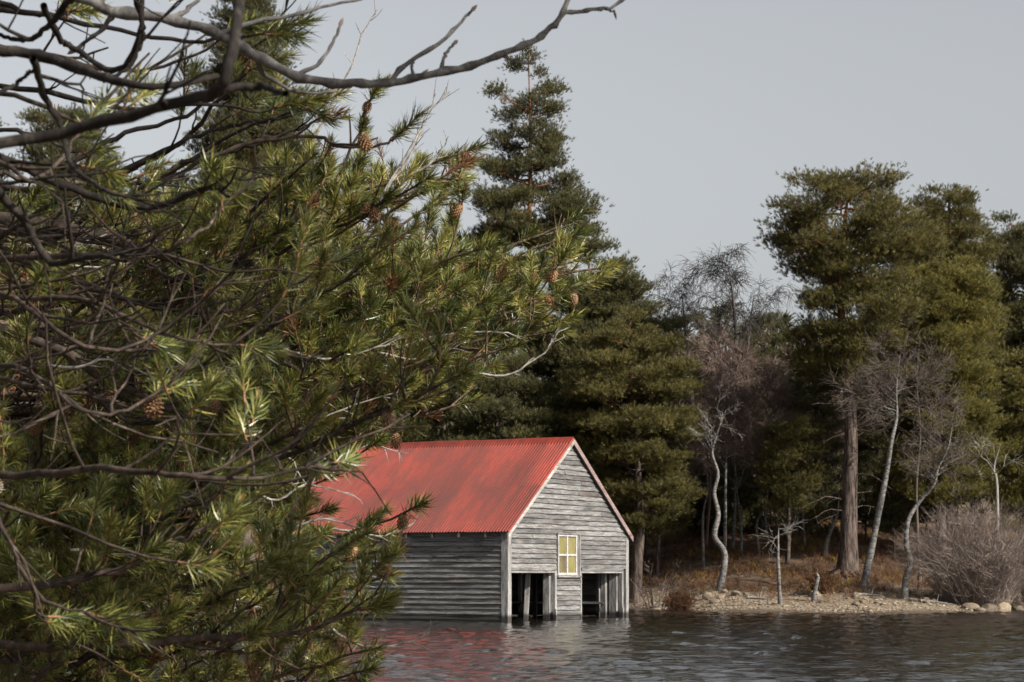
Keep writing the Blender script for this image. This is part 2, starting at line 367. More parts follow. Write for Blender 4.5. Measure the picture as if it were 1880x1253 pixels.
# ------------------------------------------------------------------ boathouse
W, L, RZ, ES = 7.9, 8.0, 5.47, .705          # width, length, ridge height, roof slope (rise over run)
BX, BY = P(931, HZ, 65.8)[:2]
bh = empty('boathouse', (BX, BY, 0), 'weathered grey clapboard boathouse with red corrugated roof standing in the lake', 'boathouse', rz=math.atan2(.877, .481))
def roof_z(u): return RZ - ES * abs(u - W / 2)
HALF = {'front': (0, 0, 0), 'left': (0, L, -90), 'right': (W, 0, 90), 'back': (W, L, 180)}
def plank(wall, x0, x1, z0, z1, parent, mat_=M_WOOD, xt0=None, xt1=None, proud=.055, name='board', vary=1.0, d=0.0):
    """one clapboard of a wall; slanted ends where it runs into the roof slope"""
    xt0 = x0 if xt0 is None else xt0; xt1 = x1 if xt1 is None else xt1
    n = max(2, int((x1 - x0) / .35)); t = np.linspace(0, 1, n + 1)
    ph = random.uniform(0, 6.28); fr = random.uniform(2, 5)
    dz = vary * (.005 * np.sin(t * fr + ph) + RNG.normal(0, .0022, n + 1)); dy = vary * (RNG.normal(0, .004, n + 1) + .006 * np.sin(t * fr * 1.7 + ph))
    tilt = vary * random.uniform(-.005, .005)
    xb = x0 + (x1 - x0) * t; xt = xt0 + (xt1 - xt0) * t
    zb = z0 + dz + tilt * (t - .5); zt = np.full(n + 1, z1 + .022)
    yo = -(proud + dy) - d
    rows = [np.stack([xb, yo, zb], -1), np.stack([xt, np.full(n + 1, -.008 - d), zt], -1), np.stack([xt, np.full(n + 1, .012 - d), zt], -1), np.stack([xb, yo + .022, zb], -1)]
    v = np.concatenate(rows); m = n + 1; i = np.arange(n)
    f = np.concatenate([np.stack([i + a * m, i + 1 + a * m, i + 1 + b * m, i + b * m], -1) for a, b in ((0, 1), (1, 2), (2, 3), (3, 0))])
    mb = MB(); ox = v[0].copy(); mb.add(v - np.array([x0, 0, z0]), f)
    mb.add((v - np.array([x0, 0, z0]))[[0, m, 2 * m, 3 * m, n, m + n, 2 * m + n, 3 * m + n]], [[3, 2, 1, 0], [4, 5, 6, 7]])
    a, b, r = HALF[wall]; r = R(r)
    loc = (a + x0 * math.cos(r), b + x0 * math.sin(r), z0)
    return link(name, mb.mesh(name, mat_), parent, loc, (0, 0, r))
def wall_part(name, lo, hi, mat_=M_DARKW):
    m = MB(); m.box(lo, hi); return m.build(name, mat_, bh)
def rows(za, zb, ex=.153):
    n = max(1, round((zb - za) / ex)); e = (zb - za) / n
    return [(za + i * e, za + (i + 1) * e) for i in range(n)]
def split(a, b, p=.75, lo=1.2):
    if b - a > 2 * lo and random.random() < p:
        c = random.uniform(a + lo, b - lo); g = .003
        return [(a, c - g)] + ([(c + g, b)] if b - c < 3.5 else split(c + g, b, .6))
    return [(a, b)]
EZ = roof_z(0) - .03
wl = wall_part('side_wall', (.03, .2, .12), (.05, L - .2, EZ)); tag(wl, 'shaded long side wall of weathered boards')
for z0, z1 in rows(.06, EZ, .152):
    for a, b in split(.03, L - .17, .9, 1.8): plank('left', a, b, z0, z1, wl)
# front gable: boards stop at the openings
wf = bpy.data.objects.new('gable_wall', None); COL.objects.link(wf); wf.parent = bh; tag(wf, 'sunlit front gable wall of weathered boards')
HD = 1.50
LD, RD, WN = (.17, 2.93), (4.68, 7.52), (3.04, 4.48)
for z0, z1 in rows(.14, 1.34, .15): plank('front', 3.03, 4.58, z0, z1, wf)
WZ0, WZ1 = 1.34, 2.58
r1 = rows(HD + .06, WZ1, .154); r2 = rows(WZ1, EZ + .02, .154)
for z0, z1 in r1:
    for a, b in split(.15, WN[0] - .03, .25, .9): plank('front', a, b, z0, z1, wf)
    for a, b in split(WN[1] + .05, W - .10, .3, .9): plank('front', a, b, z0, z1, wf)
plank('front', 3.0, 3.04, 1.34, HD + .06, wf)
plank('front', 4.50, 4.6, 1.34, HD + .06, wf)
zz = WZ1
while zz < RZ - .28:
    z1 = min(zz + .152, RZ - .12)
    def edge(z): return max(.13, W / 2 - (RZ - .045 - z) / ES)
    a0, a1 = edge(zz), edge(z1 + .02)
    a0 = .13 if a0 <= .14 else a0; a1 = max(a1, a0)
    b0, b1 = W - a0, W - a1
    cuts = split(a1, b1, .8, .8) if b1 - a1 > 1.2 else [(a1, b1)]
    for i, (p, q) in enumerate(cuts):
        plank('front', a0 if i == 0 else p, b0 if i == len(cuts) - 1 else q, zz, z1, wf, xt0=p, xt1=q, vary=1.5)
    zz = z1
# right and back walls
for wall, ln, nm in (('right', L, 'far_side_wall'), ('back', W, 'rear_wall')):
    ww = bpy.data.objects.new(nm, None); COL.objects.link(ww); ww.parent = bh
    for z0, z1 in rows(.06, EZ, .16): plank(wall, .05, ln - .05, z0, z1, ww, vary=.5)
    if wall == 'back':
        zz = EZ
        while zz < RZ - .2:
            e = lambda z: W / 2 - (RZ - .06 - z) / ES
            plank('back', e(zz), W - e(zz), zz, zz + .16, ww, xt0=e(zz + .18), xt1=W - e(zz + .18), vary=.5); zz += .16
def timber(name, lo, hi, mat_=M_POST, parent=None, label=None, bev=.006):
    """squared timber with worn (chamfered) edges, running along its longest side"""
    lo = np.array(lo, float); hi = np.array(hi, float); ax = int(np.argmax(hi - lo)); o = [i for i in range(3) if i != ax]
    a0, a1, b0, b1 = lo[o[0]], hi[o[0]], lo[o[1]], hi[o[1]]; c = bev
    ring = [(a0+c,b0),(a1-c,b0),(a1,b0+c),(a1,b1-c),(a1-c,b1),(a0+c,b1),(a0,b1-c),(a0,b0+c)]
    n = 5; v = []
    for k in range(n):
        t = k / (n - 1)
        for (a, b) in ring:
            p = np.zeros(3); p[ax] = lo[ax] + (hi[ax] - lo[ax]) * t; p[o[0]] = a; p[o[1]] = b; v.append(p)
    v = np.array(v)
    f = [[k*8+i, k*8+(i+1) % 8, (k+1)*8+(i+1) % 8, (k+1)*8+i] for k in range(n-1) for i in range(8)]
    # object frame with local x along the timber, so the grain runs along it
    Q = {0: Matrix.Identity(3), 1: Matrix.Rotation(R(90), 3, 'Z'), 2: Matrix.Rotation(R(-90), 3, 'Y')}[ax]
    base = lo; vl = (v - base) @ np.array(Q)
    m = MB(); m.add(vl, f); m.add(vl[:8], [list(range(8))[::-1]]); m.add(vl[-8:], [list(range(8))])
    ob = link(name, m.mesh(name, mat_), parent or bh, tuple(base), Q.to_euler())
    if label: tag(ob, label)
    return ob
timber('corner_post', (-.055, -.06, -.9), (.16, .17, EZ - .02))
timber('corner_post', (W - .13, -.055, -.9), (W + .06, .15, EZ - .02))
timber('corner_post', (-.04, L - .16, -.9), (.15, L + .05, EZ - .02))
timber('corner_post', (W - .14, L - .16, -.9), (W + .05, L + .05, EZ - .02))
for (a, b) in (LD, RD):      # door heads and jambs
    timber('door_head', (a - .02, -.062, HD - .02), (b + .04, .05, HD + .06))
    timber('door_head', (a, -.035, HD - .085), (b, .09, HD - .024))
timber('door_jamb', (LD[1] - .03, -.055, -.9), (LD[1] + .07, .10, HD - .022))
timber('door_jamb', (LD[1] - .10, .11, -.9), (LD[1] + .05, .33, HD - .03))
timber('door_jamb', (RD[0] - .09, -.055, -.9), (RD[0] - .02, .12, HD - .022))
timber('door_jamb', (RD[1] - .02, -.045, -.9), (RD[1] + .09, .10, HD - .022))
timber('door_jamb', (RD[1] - .09, .12, -.9), (RD[1] + .03, .40, HD - .03))
timber('door_jamb', (RD[1] - .22, .45, -.9), (RD[1] - .10, .62, HD - .03))
timber('door_jamb', (RD[1] - .12, -.13, -.9), (RD[1] - .05, -.065, .33))
timber('door_jamb', (LD[1] - .12, -.13, -.9), (LD[1] - .05, -.065, .33))
timber('sole_board', (3.02, -.03, .0), (4.58, .04, .16), M_DARKW)
timber('sole_board', (-.03, .2, -.1), (.03, L - .2, .10), M_DARKW)
# inside: studs, bench rail, propped plank
for v_ in np.arange(.9, L - .3, .95):
    timber('stud', (W - .17, v_, -.9), (W - .06, v_ + .11, EZ), M_POST)
    timber('stud', (.06, v_, -.9), (.15, v_ + .1, EZ), M_DARKW)
for u_, v_ in ((1.15, 2.0), (1.7, 1.35), (1.9, 3.4), (4.0, 1.2), (4.0, 3.6), (4.0, 5.8)):
    timber('inner_post', (u_, v_, -.9), (u_ + .11, v_ + .11, 2.7), M_DARKW if u_ != 1.7 else M_POST)
timber('bench_rail', (W - .62, .5, .43), (W - .14, L - .5, .50), M_POST)
for v_ in (1.3, 3.4, 5.5): timber('bench_leg', (W - .6, v_, -.9), (W - .5, v_ + .1, .43), M_POST)
lean = timber('propped_plank', (0, 0, 0), (2.3, .15, .035), M_POST)
lean.location = (2.28, .55, -.35); lean.rotation_euler = (0, R(-78), R(15))
for v_ in (.25, 2.7, 5.2, L - .3): timber('tie_beam', (.05, v_, EZ - .18), (W - .05, v_ + .12, EZ - .04), M_DARKW)
# window
def panes_mat():
    m, n, b = mat('yellow_blind_glass')
    tc = nd(n, 'TexCoord'); g = noise(n, mapping(n, tc.outputs['Object'], (1, 1, .6)), 1.8, 4, .6)
    n.links.new(ramp(n, g, [(.3, (.11,.10,.048)), (.55, (.18,.158,.062)), (.75, (.20,.19,.11))]), b.inputs['Base Color'])
    b.inputs['Roughness'].default_value = .12; b.inputs['Specular IOR Level'].default_value = .5; b.inputs['Coat Weight'].default_value = .4; b.inputs['Coat Roughness'].default_value = .03
    return m
M_PANE = panes_mat(); M_PANE2 = panes_mat(); M_PANE2.name = 'dim_brown_glass'
for e_, c_ in zip([x for x in M_PANE2.node_tree.nodes if x.type == 'VALTORGB'][0].color_ramp.elements, ((.05,.045,.035,1), (.13,.11,.06,1), (.17,.11,.055,1))): e_.color = c_
def white_mat():
    m, n, b = mat('window_white_paint'); tc = nd(n, 'TexCoord')
    a = noise(n, tc.outputs['Object'], 14, 6, .7)
    n.links.new(ramp(n, a, [(.36, (.15,.135,.12)), (.48, (.33,.32,.305)), (.7, (.43,.42,.40))]), b.inputs['Base Color']); b.inputs['Roughness'].default_value = .5
    return m
M_WHITE = white_mat()
win = bpy.data.objects.new('window', None); COL.objects.link(win); win.parent = bh
wx0, wx1, wz0, wz1 = WN[0] + .05, WN[1] - .20, 1.42, 2.52
timber('casing', (WN[0], -.075, WZ0 - .0), (WN[0] + .05, .02, WZ1), M_POST, win)
timber('casing', (WN[1] - .03, -.085, WZ0 - .0), (WN[1] + .05, .02, WZ1), M_POST, win)
timber('casing', (WN[0] - .01, -.09, WZ1 + .0), (WN[1] + .06, .02, WZ1 + .05), M_POST, win)
timber('sill', (WN[0] - .03, -.12, WZ0 - .06), (WN[1] + .07, .02, WZ0 - .005), M_POST, win)
timber('reveal', (wx1 + .055, -.055, WZ0), (WN[1] - .034, .05, WZ1 - .002), M_POST, win)
fw = .055
timber('sash', (wx0, -.065, wz0 - .075), (wx1 + .05, .0, wz0), M_WHITE, win); timber('sash', (wx0, -.065, wz1), (wx1 + .05, .0, wz1 + .055), M_WHITE, win)
timber('sash', (wx0, -.06, wz0), (wx0 + fw, -.002, wz1), M_WHITE, win); timber('sash', (wx1 - .01, -.06, wz0), (wx1 + .05, -.002, wz1), M_WHITE, win)
mx_, mz_ = (wx0 + wx1) / 2 + .02, (wz0 + wz1) / 2 - .01
timber('glazing_bar', (mx_ - .035, -.056, wz0), (mx_ + .035, -.004, wz1), M_WHITE, win)
timber('glazing_bar', (wx0 + fw, -.051, mz_ - .03), (wx1 - .01, -.006, mz_ + .03), M_WHITE, win)
for (a, b) in ((wx0 + fw, mx_ - .035), (mx_ + .035, wx1 - .01)):
    for (c, d_) in ((wz0, mz_ - .03), (mz_ + .03, wz1)):
        m = MB(); m.box((a, -.022, c), (b, -.014, d_)); pn = m.build('pane', M_PANE2 if (a < mx_ - .3 and c < mz_ - .2) else M_PANE, win)
# roof
M_ROOF = roof_mat(bh)
roof = bpy.data.objects.new('roof', None); COL.objects.link(roof); roof.parent = bh; tag(roof, 'red painted corrugated iron roof with dark worn streaks')
sl = math.atan(ES); EAVE = .17; run = W / 2 + EAVE; slope_len = run / math.cos(sl)
V0, V1 = -.13, L + .13; NS = 12; sw = (V1 - V0) / NS; pitch = sw / 7
def sheet_mesh(length):
    nx = 7 * 10 + 6; xs_ = np.arange(nx) / 10 * pitch; k = np.linspace(0, length, 5)
    X, Y = np.meshgrid(xs_, k); Z = .022 * np.cos(X / pitch * 2 * math.pi)
    v = np.stack([X, Y, Z], -1).reshape(-1, 3); i = (np.arange(4)[:, None] * nx + np.arange(nx - 1)[None]).ravel()
    m = MB(); m.add(v, np.stack([i, i + 1, i + nx + 1, i + nx], -1)); return m.mesh('corrugated_sheet', M_ROOF, True)
la, lb = slope_len * .52, slope_len * .52
ma, mb2 = sheet_mesh(la), sheet_mesh(lb)
for side in (-1, 1):
    for r_, (me, s0, up) in enumerate(((ma, 0, .0), (mb2, slope_len - lb, .006))):
        for k in range(NS):
            # local x runs along the ridge, local y up the slope
            ex = Vector((0, -1, 0)) if side < 0 else Vector((0, 1, 0))
            ey = Vector((math.cos(sl), 0, math.sin(sl))) if side < 0 else Vector((-math.cos(sl), 0, math.sin(sl)))
            ez = ex.cross(ey)
            u0 = -EAVE if side < 0 else W + EAVE
            p = Vector((u0, (V1 - k * sw) if side < 0 else (V0 + k * sw), RZ - ES * run)) + ey * (s0 + random.uniform(-.012, .012) * (r_ == 0)) + ez * (up + .002 * (k % 2) + .045)
            o = link('corrugated_sheet', me, roof); Mx = Matrix((ex, ey, ez)).transposed().to_4x4(); Mx.translation = p; o.matrix_local = Mx
rc = MB(); kk = 25
prof = [(-.26, -.26 * ES + .035), (-.24, -.24 * ES + .062), (-.07, -.07 * ES + .075), (-.03, .075), (.03, .075), (.07, -.07 * ES + .075), (.24, -.24 * ES + .062), (.26, -.26 * ES + .035)]
vv = np.array([[W / 2 + a, y, RZ + b + .012 + .006 * math.sin(y * 1.7)] for y in np.linspace(V0 - .02, V1 + .02, kk) for a, b in prof]); q = len(prof)
rc.add(vv, [[i * q + j, i * q + j + 1, (i + 1) * q + j + 1, (i + 1) * q + j] for i in range(kk - 1) for j in range(q - 1)])
rc.build('ridge_cap', M_ROOF, roof, True)
def rafter_board(name, side, v0, v1, top, bot, mat_):
    n = 7; v = []
    for k in range(n):
        t = k / (n - 1); u = (W / 2) + side * (.0 + (run + .02) * t); z = RZ - ES * (run + .02) * t
        for (a, b) in ((v0, top), (v1, top), (v1, bot), (v0, bot)): v.append((u, a, z + b))
    f = [[k*4+i, k*4+(i+1) % 4, (k+1)*4+(i+1) % 4, (k+1)*4+i] for k in range(n-1) for i in range(4)] + [[3,2,1,0], [(n-1)*4+i for i in range(4)]]
    m = MB(); m.add(v, f); return m.build(name, mat_, roof)
M_PINKTRIM = wood_mat('faded_red_paint_board', [(.06,.038,.034), (.13,.09,.082), (.19,.145,.135), (.26,.225,.21)], .7)
rafter_board('bargeboard', -1, -.155, -.115, .040, -.135, M_TRIM); rafter_board('bargeboard', 1, -.155, -.115, .040, -.135, M_PINKTRIM)
rafter_board('bargeboard', -1, L + .115, L + .155, .04, -.135, M_TRIM); rafter_board('bargeboard', 1, L + .115, L + .155, .04, -.135, M_TRIM)
rafter_board('soffit_rafter', -1, -.10, -.045, .02, -.10, M_DARKW); rafter_board('soffit_rafter', 1, -.10, -.045, .02, -.10, M_DARKW)
for v_ in np.arange(.6, L, .9):
    for s_ in (-1, 1): rafter_board('rafter', s_, v_, v_ + .06, .0, -.11, M_DARKW)

# footbridge from the shore to the back of the boathouse
fb = empty('footbridge', (-8.9, 77.4, 0), 'low dark timber footbridge with a railing beside the boathouse', 'footbridge', rz=R(82))
for i in range(26): m = MB(); m.box((-4.6 + i * .36, -.6, .66), (-4.6 + i * .36 + .33, .6, .70)); m.build('deck_plank', M_DARKW, fb)
for s_ in (-.56, .56):
    for i in range(5): timber('rail_post', (-4.5 + i * 2.2, s_ - .05, -.8), (-4.4 + i * 2.2, s_ + .05, 1.55), M_DARKW, fb)
    timber('handrail', (-4.6, s_ - .05, 1.55), (4.6, s_ + .05, 1.62), M_DARKW, fb); timber('handrail', (-4.6, s_ - .03, 1.10), (4.6, s_ + .03, 1.17), M_DARKW, fb)

# ------------------------------------------------------------------ foliage tools
def perp(d):
    a = unit(np.cross(d, np.array([.3, .2, 1.0]) + RNG.normal(0, .3, d.shape))); return a, np.cross(d, a)
def tufts(mb, pos, dirs, size, tint, nb=14, wid=.1):
    """needle tufts: nb narrow blades fanning out around each direction"""
    n = len(pos)
    if n == 0: return
    D = np.repeat(unit(dirs), nb, 0); Pp = np.repeat(pos, nb, 0); S = np.repeat(size, nb)
    a, b = perp(D); th = RNG.uniform(0, 6.283, n * nb); sp = RNG.uniform(.25, 1.25, n * nb)
    bd = unit(D + (a * np.cos(th)[:, None] + b * np.sin(th)[:, None]) * sp[:, None])
    ln = S * RNG.uniform(.65, 1.1, n * nb)
    base = Pp + D * (RNG.uniform(-.35, .35, n * nb) * S)[:, None]
    side = unit(np.cross(bd, RNG.normal(0, 1, (n * nb, 3)))) * (S * wid * .5)[:, None]
    v = np.stack([base - side, base + side, base + bd * ln[:, None]], 1).reshape(-1, 3)
    mb.add(v, np.arange(n * nb * 3).reshape(-1, 3), np.repeat(np.clip(tint, 0, 1), nb) + RNG.uniform(-.08, .08, n * nb))

_clumps = {}
def clumps(mat_):
    if mat_.name not in _clumps:
        out = []
        for i in range(10):
            k = random.randint(12, 16); g = RNG.normal(0, 1, (k, 3)) * np.array([.18, .18, .10]); m = MB()
            tufts(m, g, g * 2.4 + np.array([.25, 0, .75]), RNG.uniform(.11, .17, k), .45 + RNG.normal(0, .13, k), 24, .068); out.append(m.mesh('needle_clump', mat_))
        _clumps[mat_.name] = out
    return _clumps[mat_.name]
def pine(label, bx, D, prof, trunk_r, mat_, top=None, lean=(0, 0), group='pines of the far shore', step=.85, pads=5, dens=1.0, dead=0, tsize=.145, name='pine_tree', zs=None, ctrl=None, bare=0.0, flat=1.0):
    """Scots pine; prof = [(photo row, left, right)] gives the crown's outline at distance D, base at photo column bx"""
    s = F / D; X0 = (bx - CX) / s; zb = gz(X0, D)
    root = empty(name, (X0, D, zb), label, 'pine tree', group)
    prof = sorted(prof); dens = dens * 1.0; ytop = prof[0][0]
    ztop = CAMH - (ytop - HZ) / s - zb
    zr = [CAMH - (p[0] - HZ) / s - zb for p in prof]; cl = [(p[1] - bx) / s for p in prof]; cr = [(p[2] - bx) / s for p in prof]
    def span(z):
        return np.interp(-z, [-q for q in zr], cl), np.interp(-z, [-q for q in zr], cr)
    if ctrl: tc = np.array([[(x - bx) / s, 0, CAMH - (y - HZ) / s - zb] for x, y in ctrl] ); tc[0, 2] = -.3
    else:
        mid = lambda z: sum(span(z)) / 2
        zc = zr[-1]
        tc = np.array([[0, 0, -.3], [mid(zc) * .25, 0, zc * .5], [mid(zc) * .5, 0, max(zc, .3) + .2], [mid((zc + ztop) / 2) * .6, 0, (zc + ztop) / 2 + .3], [mid(ztop) * .9, 0, ztop - .25]])
        tc[1:4, 1] += RNG.normal(0, .15, 3)
    pts = curve(tc, 26); hh = np.clip(pts[:, 2] / ztop, 0, 1)
    rad = trunk_r * (1 - .93 * hh ** 1.1); rad[0] *= 1.5; rad[1] *= 1.18
    m = MB(); m.tube(pts, rad, 10); m.build('trunk', M_PINEBARK, root, True)
    lim = MB(); cr_ = MB(); allp = []; alld = []; allt = []; alls = []
    def trunk_at(z):
        return np.array([np.interp(z, pts[:, 2], pts[:, i]) for i in range(3)])
    z = zr[-1]; k = 0
    while z < ztop - .1:
        l, r = span(z); hw = max((r - l) / 2, .3); cx = (l + r) / 2
        n = max(3, int(round(pads * (.6 + .25 * hw)))); a0 = random.uniform(0, 6.28)
        for j in range(n):
            az = a0 + j * 6.283 / n + random.uniform(-.35, .35)
            if random.random() < bare: continue
            rr = hw * random.uniform(.42, .80); ph = max(.32, min(hw * random.uniform(.28, .46), 1.5)); pv = max(.2, ph * random.uniform(.34, .55) * flat)
            c = np.array([cx + math.cos(az) * rr, math.sin(az) * rr, z + random.uniform(-.5, .5) * step + .12 * rr])
            tz = max(.5, min(c[2] - (.15 + .28 * rr) * random.uniform(.4, 1.3), ztop - .3))
            t0 = trunk_at(tz); md = (t0 + c) / 2 + np.array([0, 0, -.06 * rr + random.uniform(-.1, .1)])
            lp = curve([t0, md, c], 6, .03); r0 = min(.075, .02 + .018 * rr)
            lim.tube(lp, np.linspace(r0, .012, 6), 4)
            ns = max(5, int(22 * dens * ph * ph * 1.3) + 5)
            q = RNG.normal(0, 1, (ns, 3)); q = unit(q) * (RNG.uniform(0, 1, (ns, 1)) ** .4)
            q = q * np.array([ph, ph, pv]) + c; q[:, 2] += .12 * np.abs(q[:, 0] - c[0])
            for sc_ in q:
                b0 = lp[random.choice((3, 4, 5))]
                if random.random() < .6: lim.tube(np.array([b0, (b0 + sc_) / 2 + [0, 0, -.04], sc_]), [.011, .008, .005], 3)
                o_ = sc_ - t0; allp.append(sc_); alld.append((random.uniform(-.25, .25), random.uniform(-.25, .25), math.atan2(o_[1], o_[0]) + random.uniform(-.8, .8)))
                alls.append(random.uniform(.75, 1.25) * (.8 + .3 * min(ph, 1)) * tsize / .145); allt.append(random.uniform(-.24, .24))
        z += step * random.uniform(.75, 1.2); k += 1
    for i in range(dead):      # dead stubs and bare lower branches
        z = random.uniform(.25, 1) * max(zr[-1], 2.5); t0 = trunk_at(z); az = random.uniform(0, 6.28); ln = random.uniform(.5, 2.6)
        e = t0 + np.array([math.cos(az) * ln, math.sin(az) * ln, random.uniform(-.4, .35) * ln]); md = (t0 + e) / 2 + np.array([0, 0, .12 * ln])
        lp = curve([t0, md, e], 7, .03); lim.tube(lp, np.linspace(.03, .008, 7), 4)
        for _ in range(4):
            b0 = lp[random.randint(2, 6)]; lim.tube(np.array([b0, b0 + RNG.normal(0, .28, 3)]), [.009, .004], 3)
    lim.build('limbs', M_PINEBARK if not dead else M_PALETWIG if dead > 90 else M_PINEBARK, root)
    tag(instancer('crown', clumps(mat_), np.array(allp), np.array(alld), alls, allt, root), kind='stuff')
    return root

def bare_tree(label, base, ctrl, D, r0, twigs, mat_t, mat_w, name='birch_tree', cat='birch tree', group='birches of the far shore', crown=1.0, fine=8, droop=0.0, tl=1.0, up=.5, fw=.006, spread=1.0, depth=2):
    """leafless tree: trunk through photo pixels ctrl at distance D, then limbs, branches and fine twigs"""
    s = F / D; X0 = (base[0] - CX) / s; zb = gz(X0, D)
    root = empty(name, (X0, D, zb), label, cat, group)
    tc = np.array([[(x - base[0]) / s, RNG.normal(0, .12) if i else 0, CAMH - (y - HZ) / s - zb] for i, (x, y) in enumerate(ctrl)]); tc[0, 2] = -.2
    pts = curve(tc, 8 + 4 * len(ctrl)); t = np.linspace(0, 1, len(pts)); rad = r0 * (1 - .93 * t ** 1.3); rad[0] *= 1.45; rad[1] *= 1.15; rad *= 1 + .10 * np.sin(t * 23 + base[0]) * (1 - t)
    m = MB(); m.tube(pts, rad, 8); m.build('trunk', mat_t, root, True)
    lim = MB(); tw = MB()
    def grow(p, d, ln, r, lev):
        n = 6; q = [p]; d = unit(d)
        for i in range(n):
            d = unit(d + RNG.normal(0, .17, 3) + np.array([0, 0, .05 * up - droop * (.1 + .12 * i / n) * (lev < depth)])); q.append(q[-1] + d * ln / n)
        q = np.array(q); (lim if r > .015 else tw).tube(q, np.linspace(r, r * .35, n + 1), 4 if r > .012 else 3)
        if lev == 0:
            for _ in range(fine):
                i = random.randint(1, n); d2 = unit(unit(q[i] - q[i - 1]) + RNG.normal(0, .55, 3) + np.array([0, 0, -droop]))
                l2 = random.uniform(.25, .7) * tl; e = q[i] + d2 * l2; md = q[i] + d2 * l2 * .5 + RNG.normal(0, .03, 3) + np.array([0, 0, -droop * .12]); e[2] -= droop * l2 * .7
                tw.tube(np.array([q[i], md, e]), [fw, fw * .8, fw * .4], 3, tint=random.random())
            return
        for _ in range(random.randint(3, 5)):
            i = random.randint(2, n); d2 = unit(unit(q[i] - q[i - 1]) + RNG.normal(0, .5, 3) * spread + np.array([0, 0, .1]))
            grow(q[i], d2, ln * random.uniform(.45, .75), r * .55, lev - 1)
    for _ in range(twigs):
        f = random.uniform(1 - crown, 1) ** .8; i = int(f * (len(pts) - 2)) + 1
        az = random.uniform(0, 6.28); d = unit(np.array([math.cos(az) * spread, math.sin(az) * spread, random.uniform(.05, 1.0) * up * 2]))
        grow(pts[i], d, tl * random.uniform(.9, 1.9) * (1.15 - .5 * f), max(.012, rad[i] * .42), depth)
    if lim.n: lim.build('limbs', mat_t, root, True)
    if tw.n: tag(tw.build('twigs', mat_w, root), kind='stuff')
    return root

def thicket(label, x, y0, y1, wpx, D, n, mat_, name, cat, group=None, fw=.007, lean=.55):
    """many-stemmed bare shrub: stems fan out from the foot and fork into fine twigs"""
    s = F / D; X0 = (x - CX) / s; zb = gz(X0, D); hgt = (CAMH - (y0 - HZ) / s) - zb; hw = wpx / s / 2
    root = empty(name, (X0, D, zb), label, cat, group)
    st = MB(); tw = MB()
    for i in range(n):
        az = random.uniform(0, 6.28); rr = math.sqrt(random.random()); f0 = np.array([math.cos(az) * rr * hw * .45, math.sin(az) * rr * hw * .4, -.05])
        f0[2] += gz(X0 + f0[0], D + f0[1]) - zb
        e = np.array([f0[0] + math.cos(az) * hw * rr * lean, f0[1] + math.sin(az) * hw * rr * lean, hgt * (1 - .42 * rr ** 2) * random.uniform(.55, 1.02)])
        q = curve([f0, (f0 * .45 + e * .55) + np.array([0, 0, .1 * hgt]), e], 7, .03 * hgt * .4); st.tube(q, np.linspace(fw * 2.2, fw * .6, 7), 3, tint=random.random())
        for _ in range(9):
            k = random.randint(1, 6); d = unit(unit(q[k] - q[k - 1]) * .8 + RNG.normal(0, .6, 3) + np.array([0, 0, .25])); ln = random.uniform(.2, .55) * hgt * .5
            md = q[k] + d * ln * .5 + RNG.normal(0, .03, 3); e2 = q[k] + d * ln + np.array([0, 0, .05])
            tw.tube(np.array([q[k], md, e2]), [fw, fw * .8, fw * .45], 3, tint=random.random())
            for _ in range(2):
                d2 = unit(d + RNG.normal(0, .6, 3)); tw.tube(np.array([md, md + d2 * ln * .5]), [fw * .7, fw * .35], 3, tint=random.random())
    st.build('stems', mat_, root); tag(tw.build('twigs', mat_, root), kind='stuff')
    return root
#==FOREST==
# ------------------------------------------------------------------ forest of the far shore
pine('tall slender spire-shaped pine rising above the boathouse roof', 972, 106,
     [(86,955,995),(105,945,1012),(130,925,1015),(150,915,1010),(168,884,1030),(195,886,1058),(215,905,1050),(232,940,1010),(252,900,1045),(275,872,1052),(300,880,1050),(318,868,1075),(345,872,1086),(372,868,1094),(398,850,1096),(425,846,1098),(455,850,1104)],
     .26, M_PINE_DARK, step=.8, pads=4.2, dens=1.25, bare=.12, ctrl=[(972,1010),(974,760),(975,560),(972,420),(974,260),(970,92)])
pine('broad dark pine beside the tall slender pine, its round shoulder against the sky', 1060, 101,
     [(440,1040,1125),(465,1020,1160),(500,1000,1182),(540,990,1200),(590,980,1225),(650,960,1245),(720,950,1262),(800,940,1268),(880,960,1262)], .30, M_PINE_DARK, step=1.05, pads=6.5, dens=1.25, bare=.12, flat=.5)
pine('low spreading pine with layered boughs behind the boathouse gable', 1165, 96,
     [(590,1110,1200),(640,1060,1245),(700,1040,1275),(770,1030,1292),(840,1060,1290),(900,1080,1284),(955,1100,1270)], .26, M_PINE_MID, step=.98, pads=6.5, dens=1.2, flat=.5, bare=.1)
pine('bushy pine directly behind the red roof ridge', 905, 97,
     [(655,860,960),(700,830,1000),(760,800,1030),(830,790,1050),(900,790,1050)], .24, M_PINE_DARK, step=1.0, pads=6, dens=1.1, flat=.55)
pine('dark pine hidden in the shade between boathouse roof and near pine', 740, 99,
     [(520,700,790),(600,660,840),(700,640,860),(800,640,860),(900,650,850)], .26, M_PINE_DARK, step=.95, pads=5, dens=1.1)
pine('very tall dark pine behind the near pine branches', 450, 92,
     [(-70,420,480),(-20,400,510),(40,380,520),(100,370,525),(150,350,570),(200,380,585),(250,330,580),(320,360,575),(400,340,570),(520,330,560)], .32, M_PINE_DARK, step=.75, pads=6, dens=1.0)
pine('small round-topped pine with pale dead boughs behind the near pine', 100, 94,
     [(180,70,130),(205,42,165),(250,36,190),(320,40,220),(420,30,240),(520,20,250),(640,20,260)], .3, M_PINE_DARK, step=.8, pads=5)
pine('shaded lakeside pine deep behind the lower near branches', 300, 96,
     [(300,260,340),(420,200,400),(560,170,430),(700,160,440),(840,170,430)], .3, M_PINE_DARK, step=1.1, pads=5)
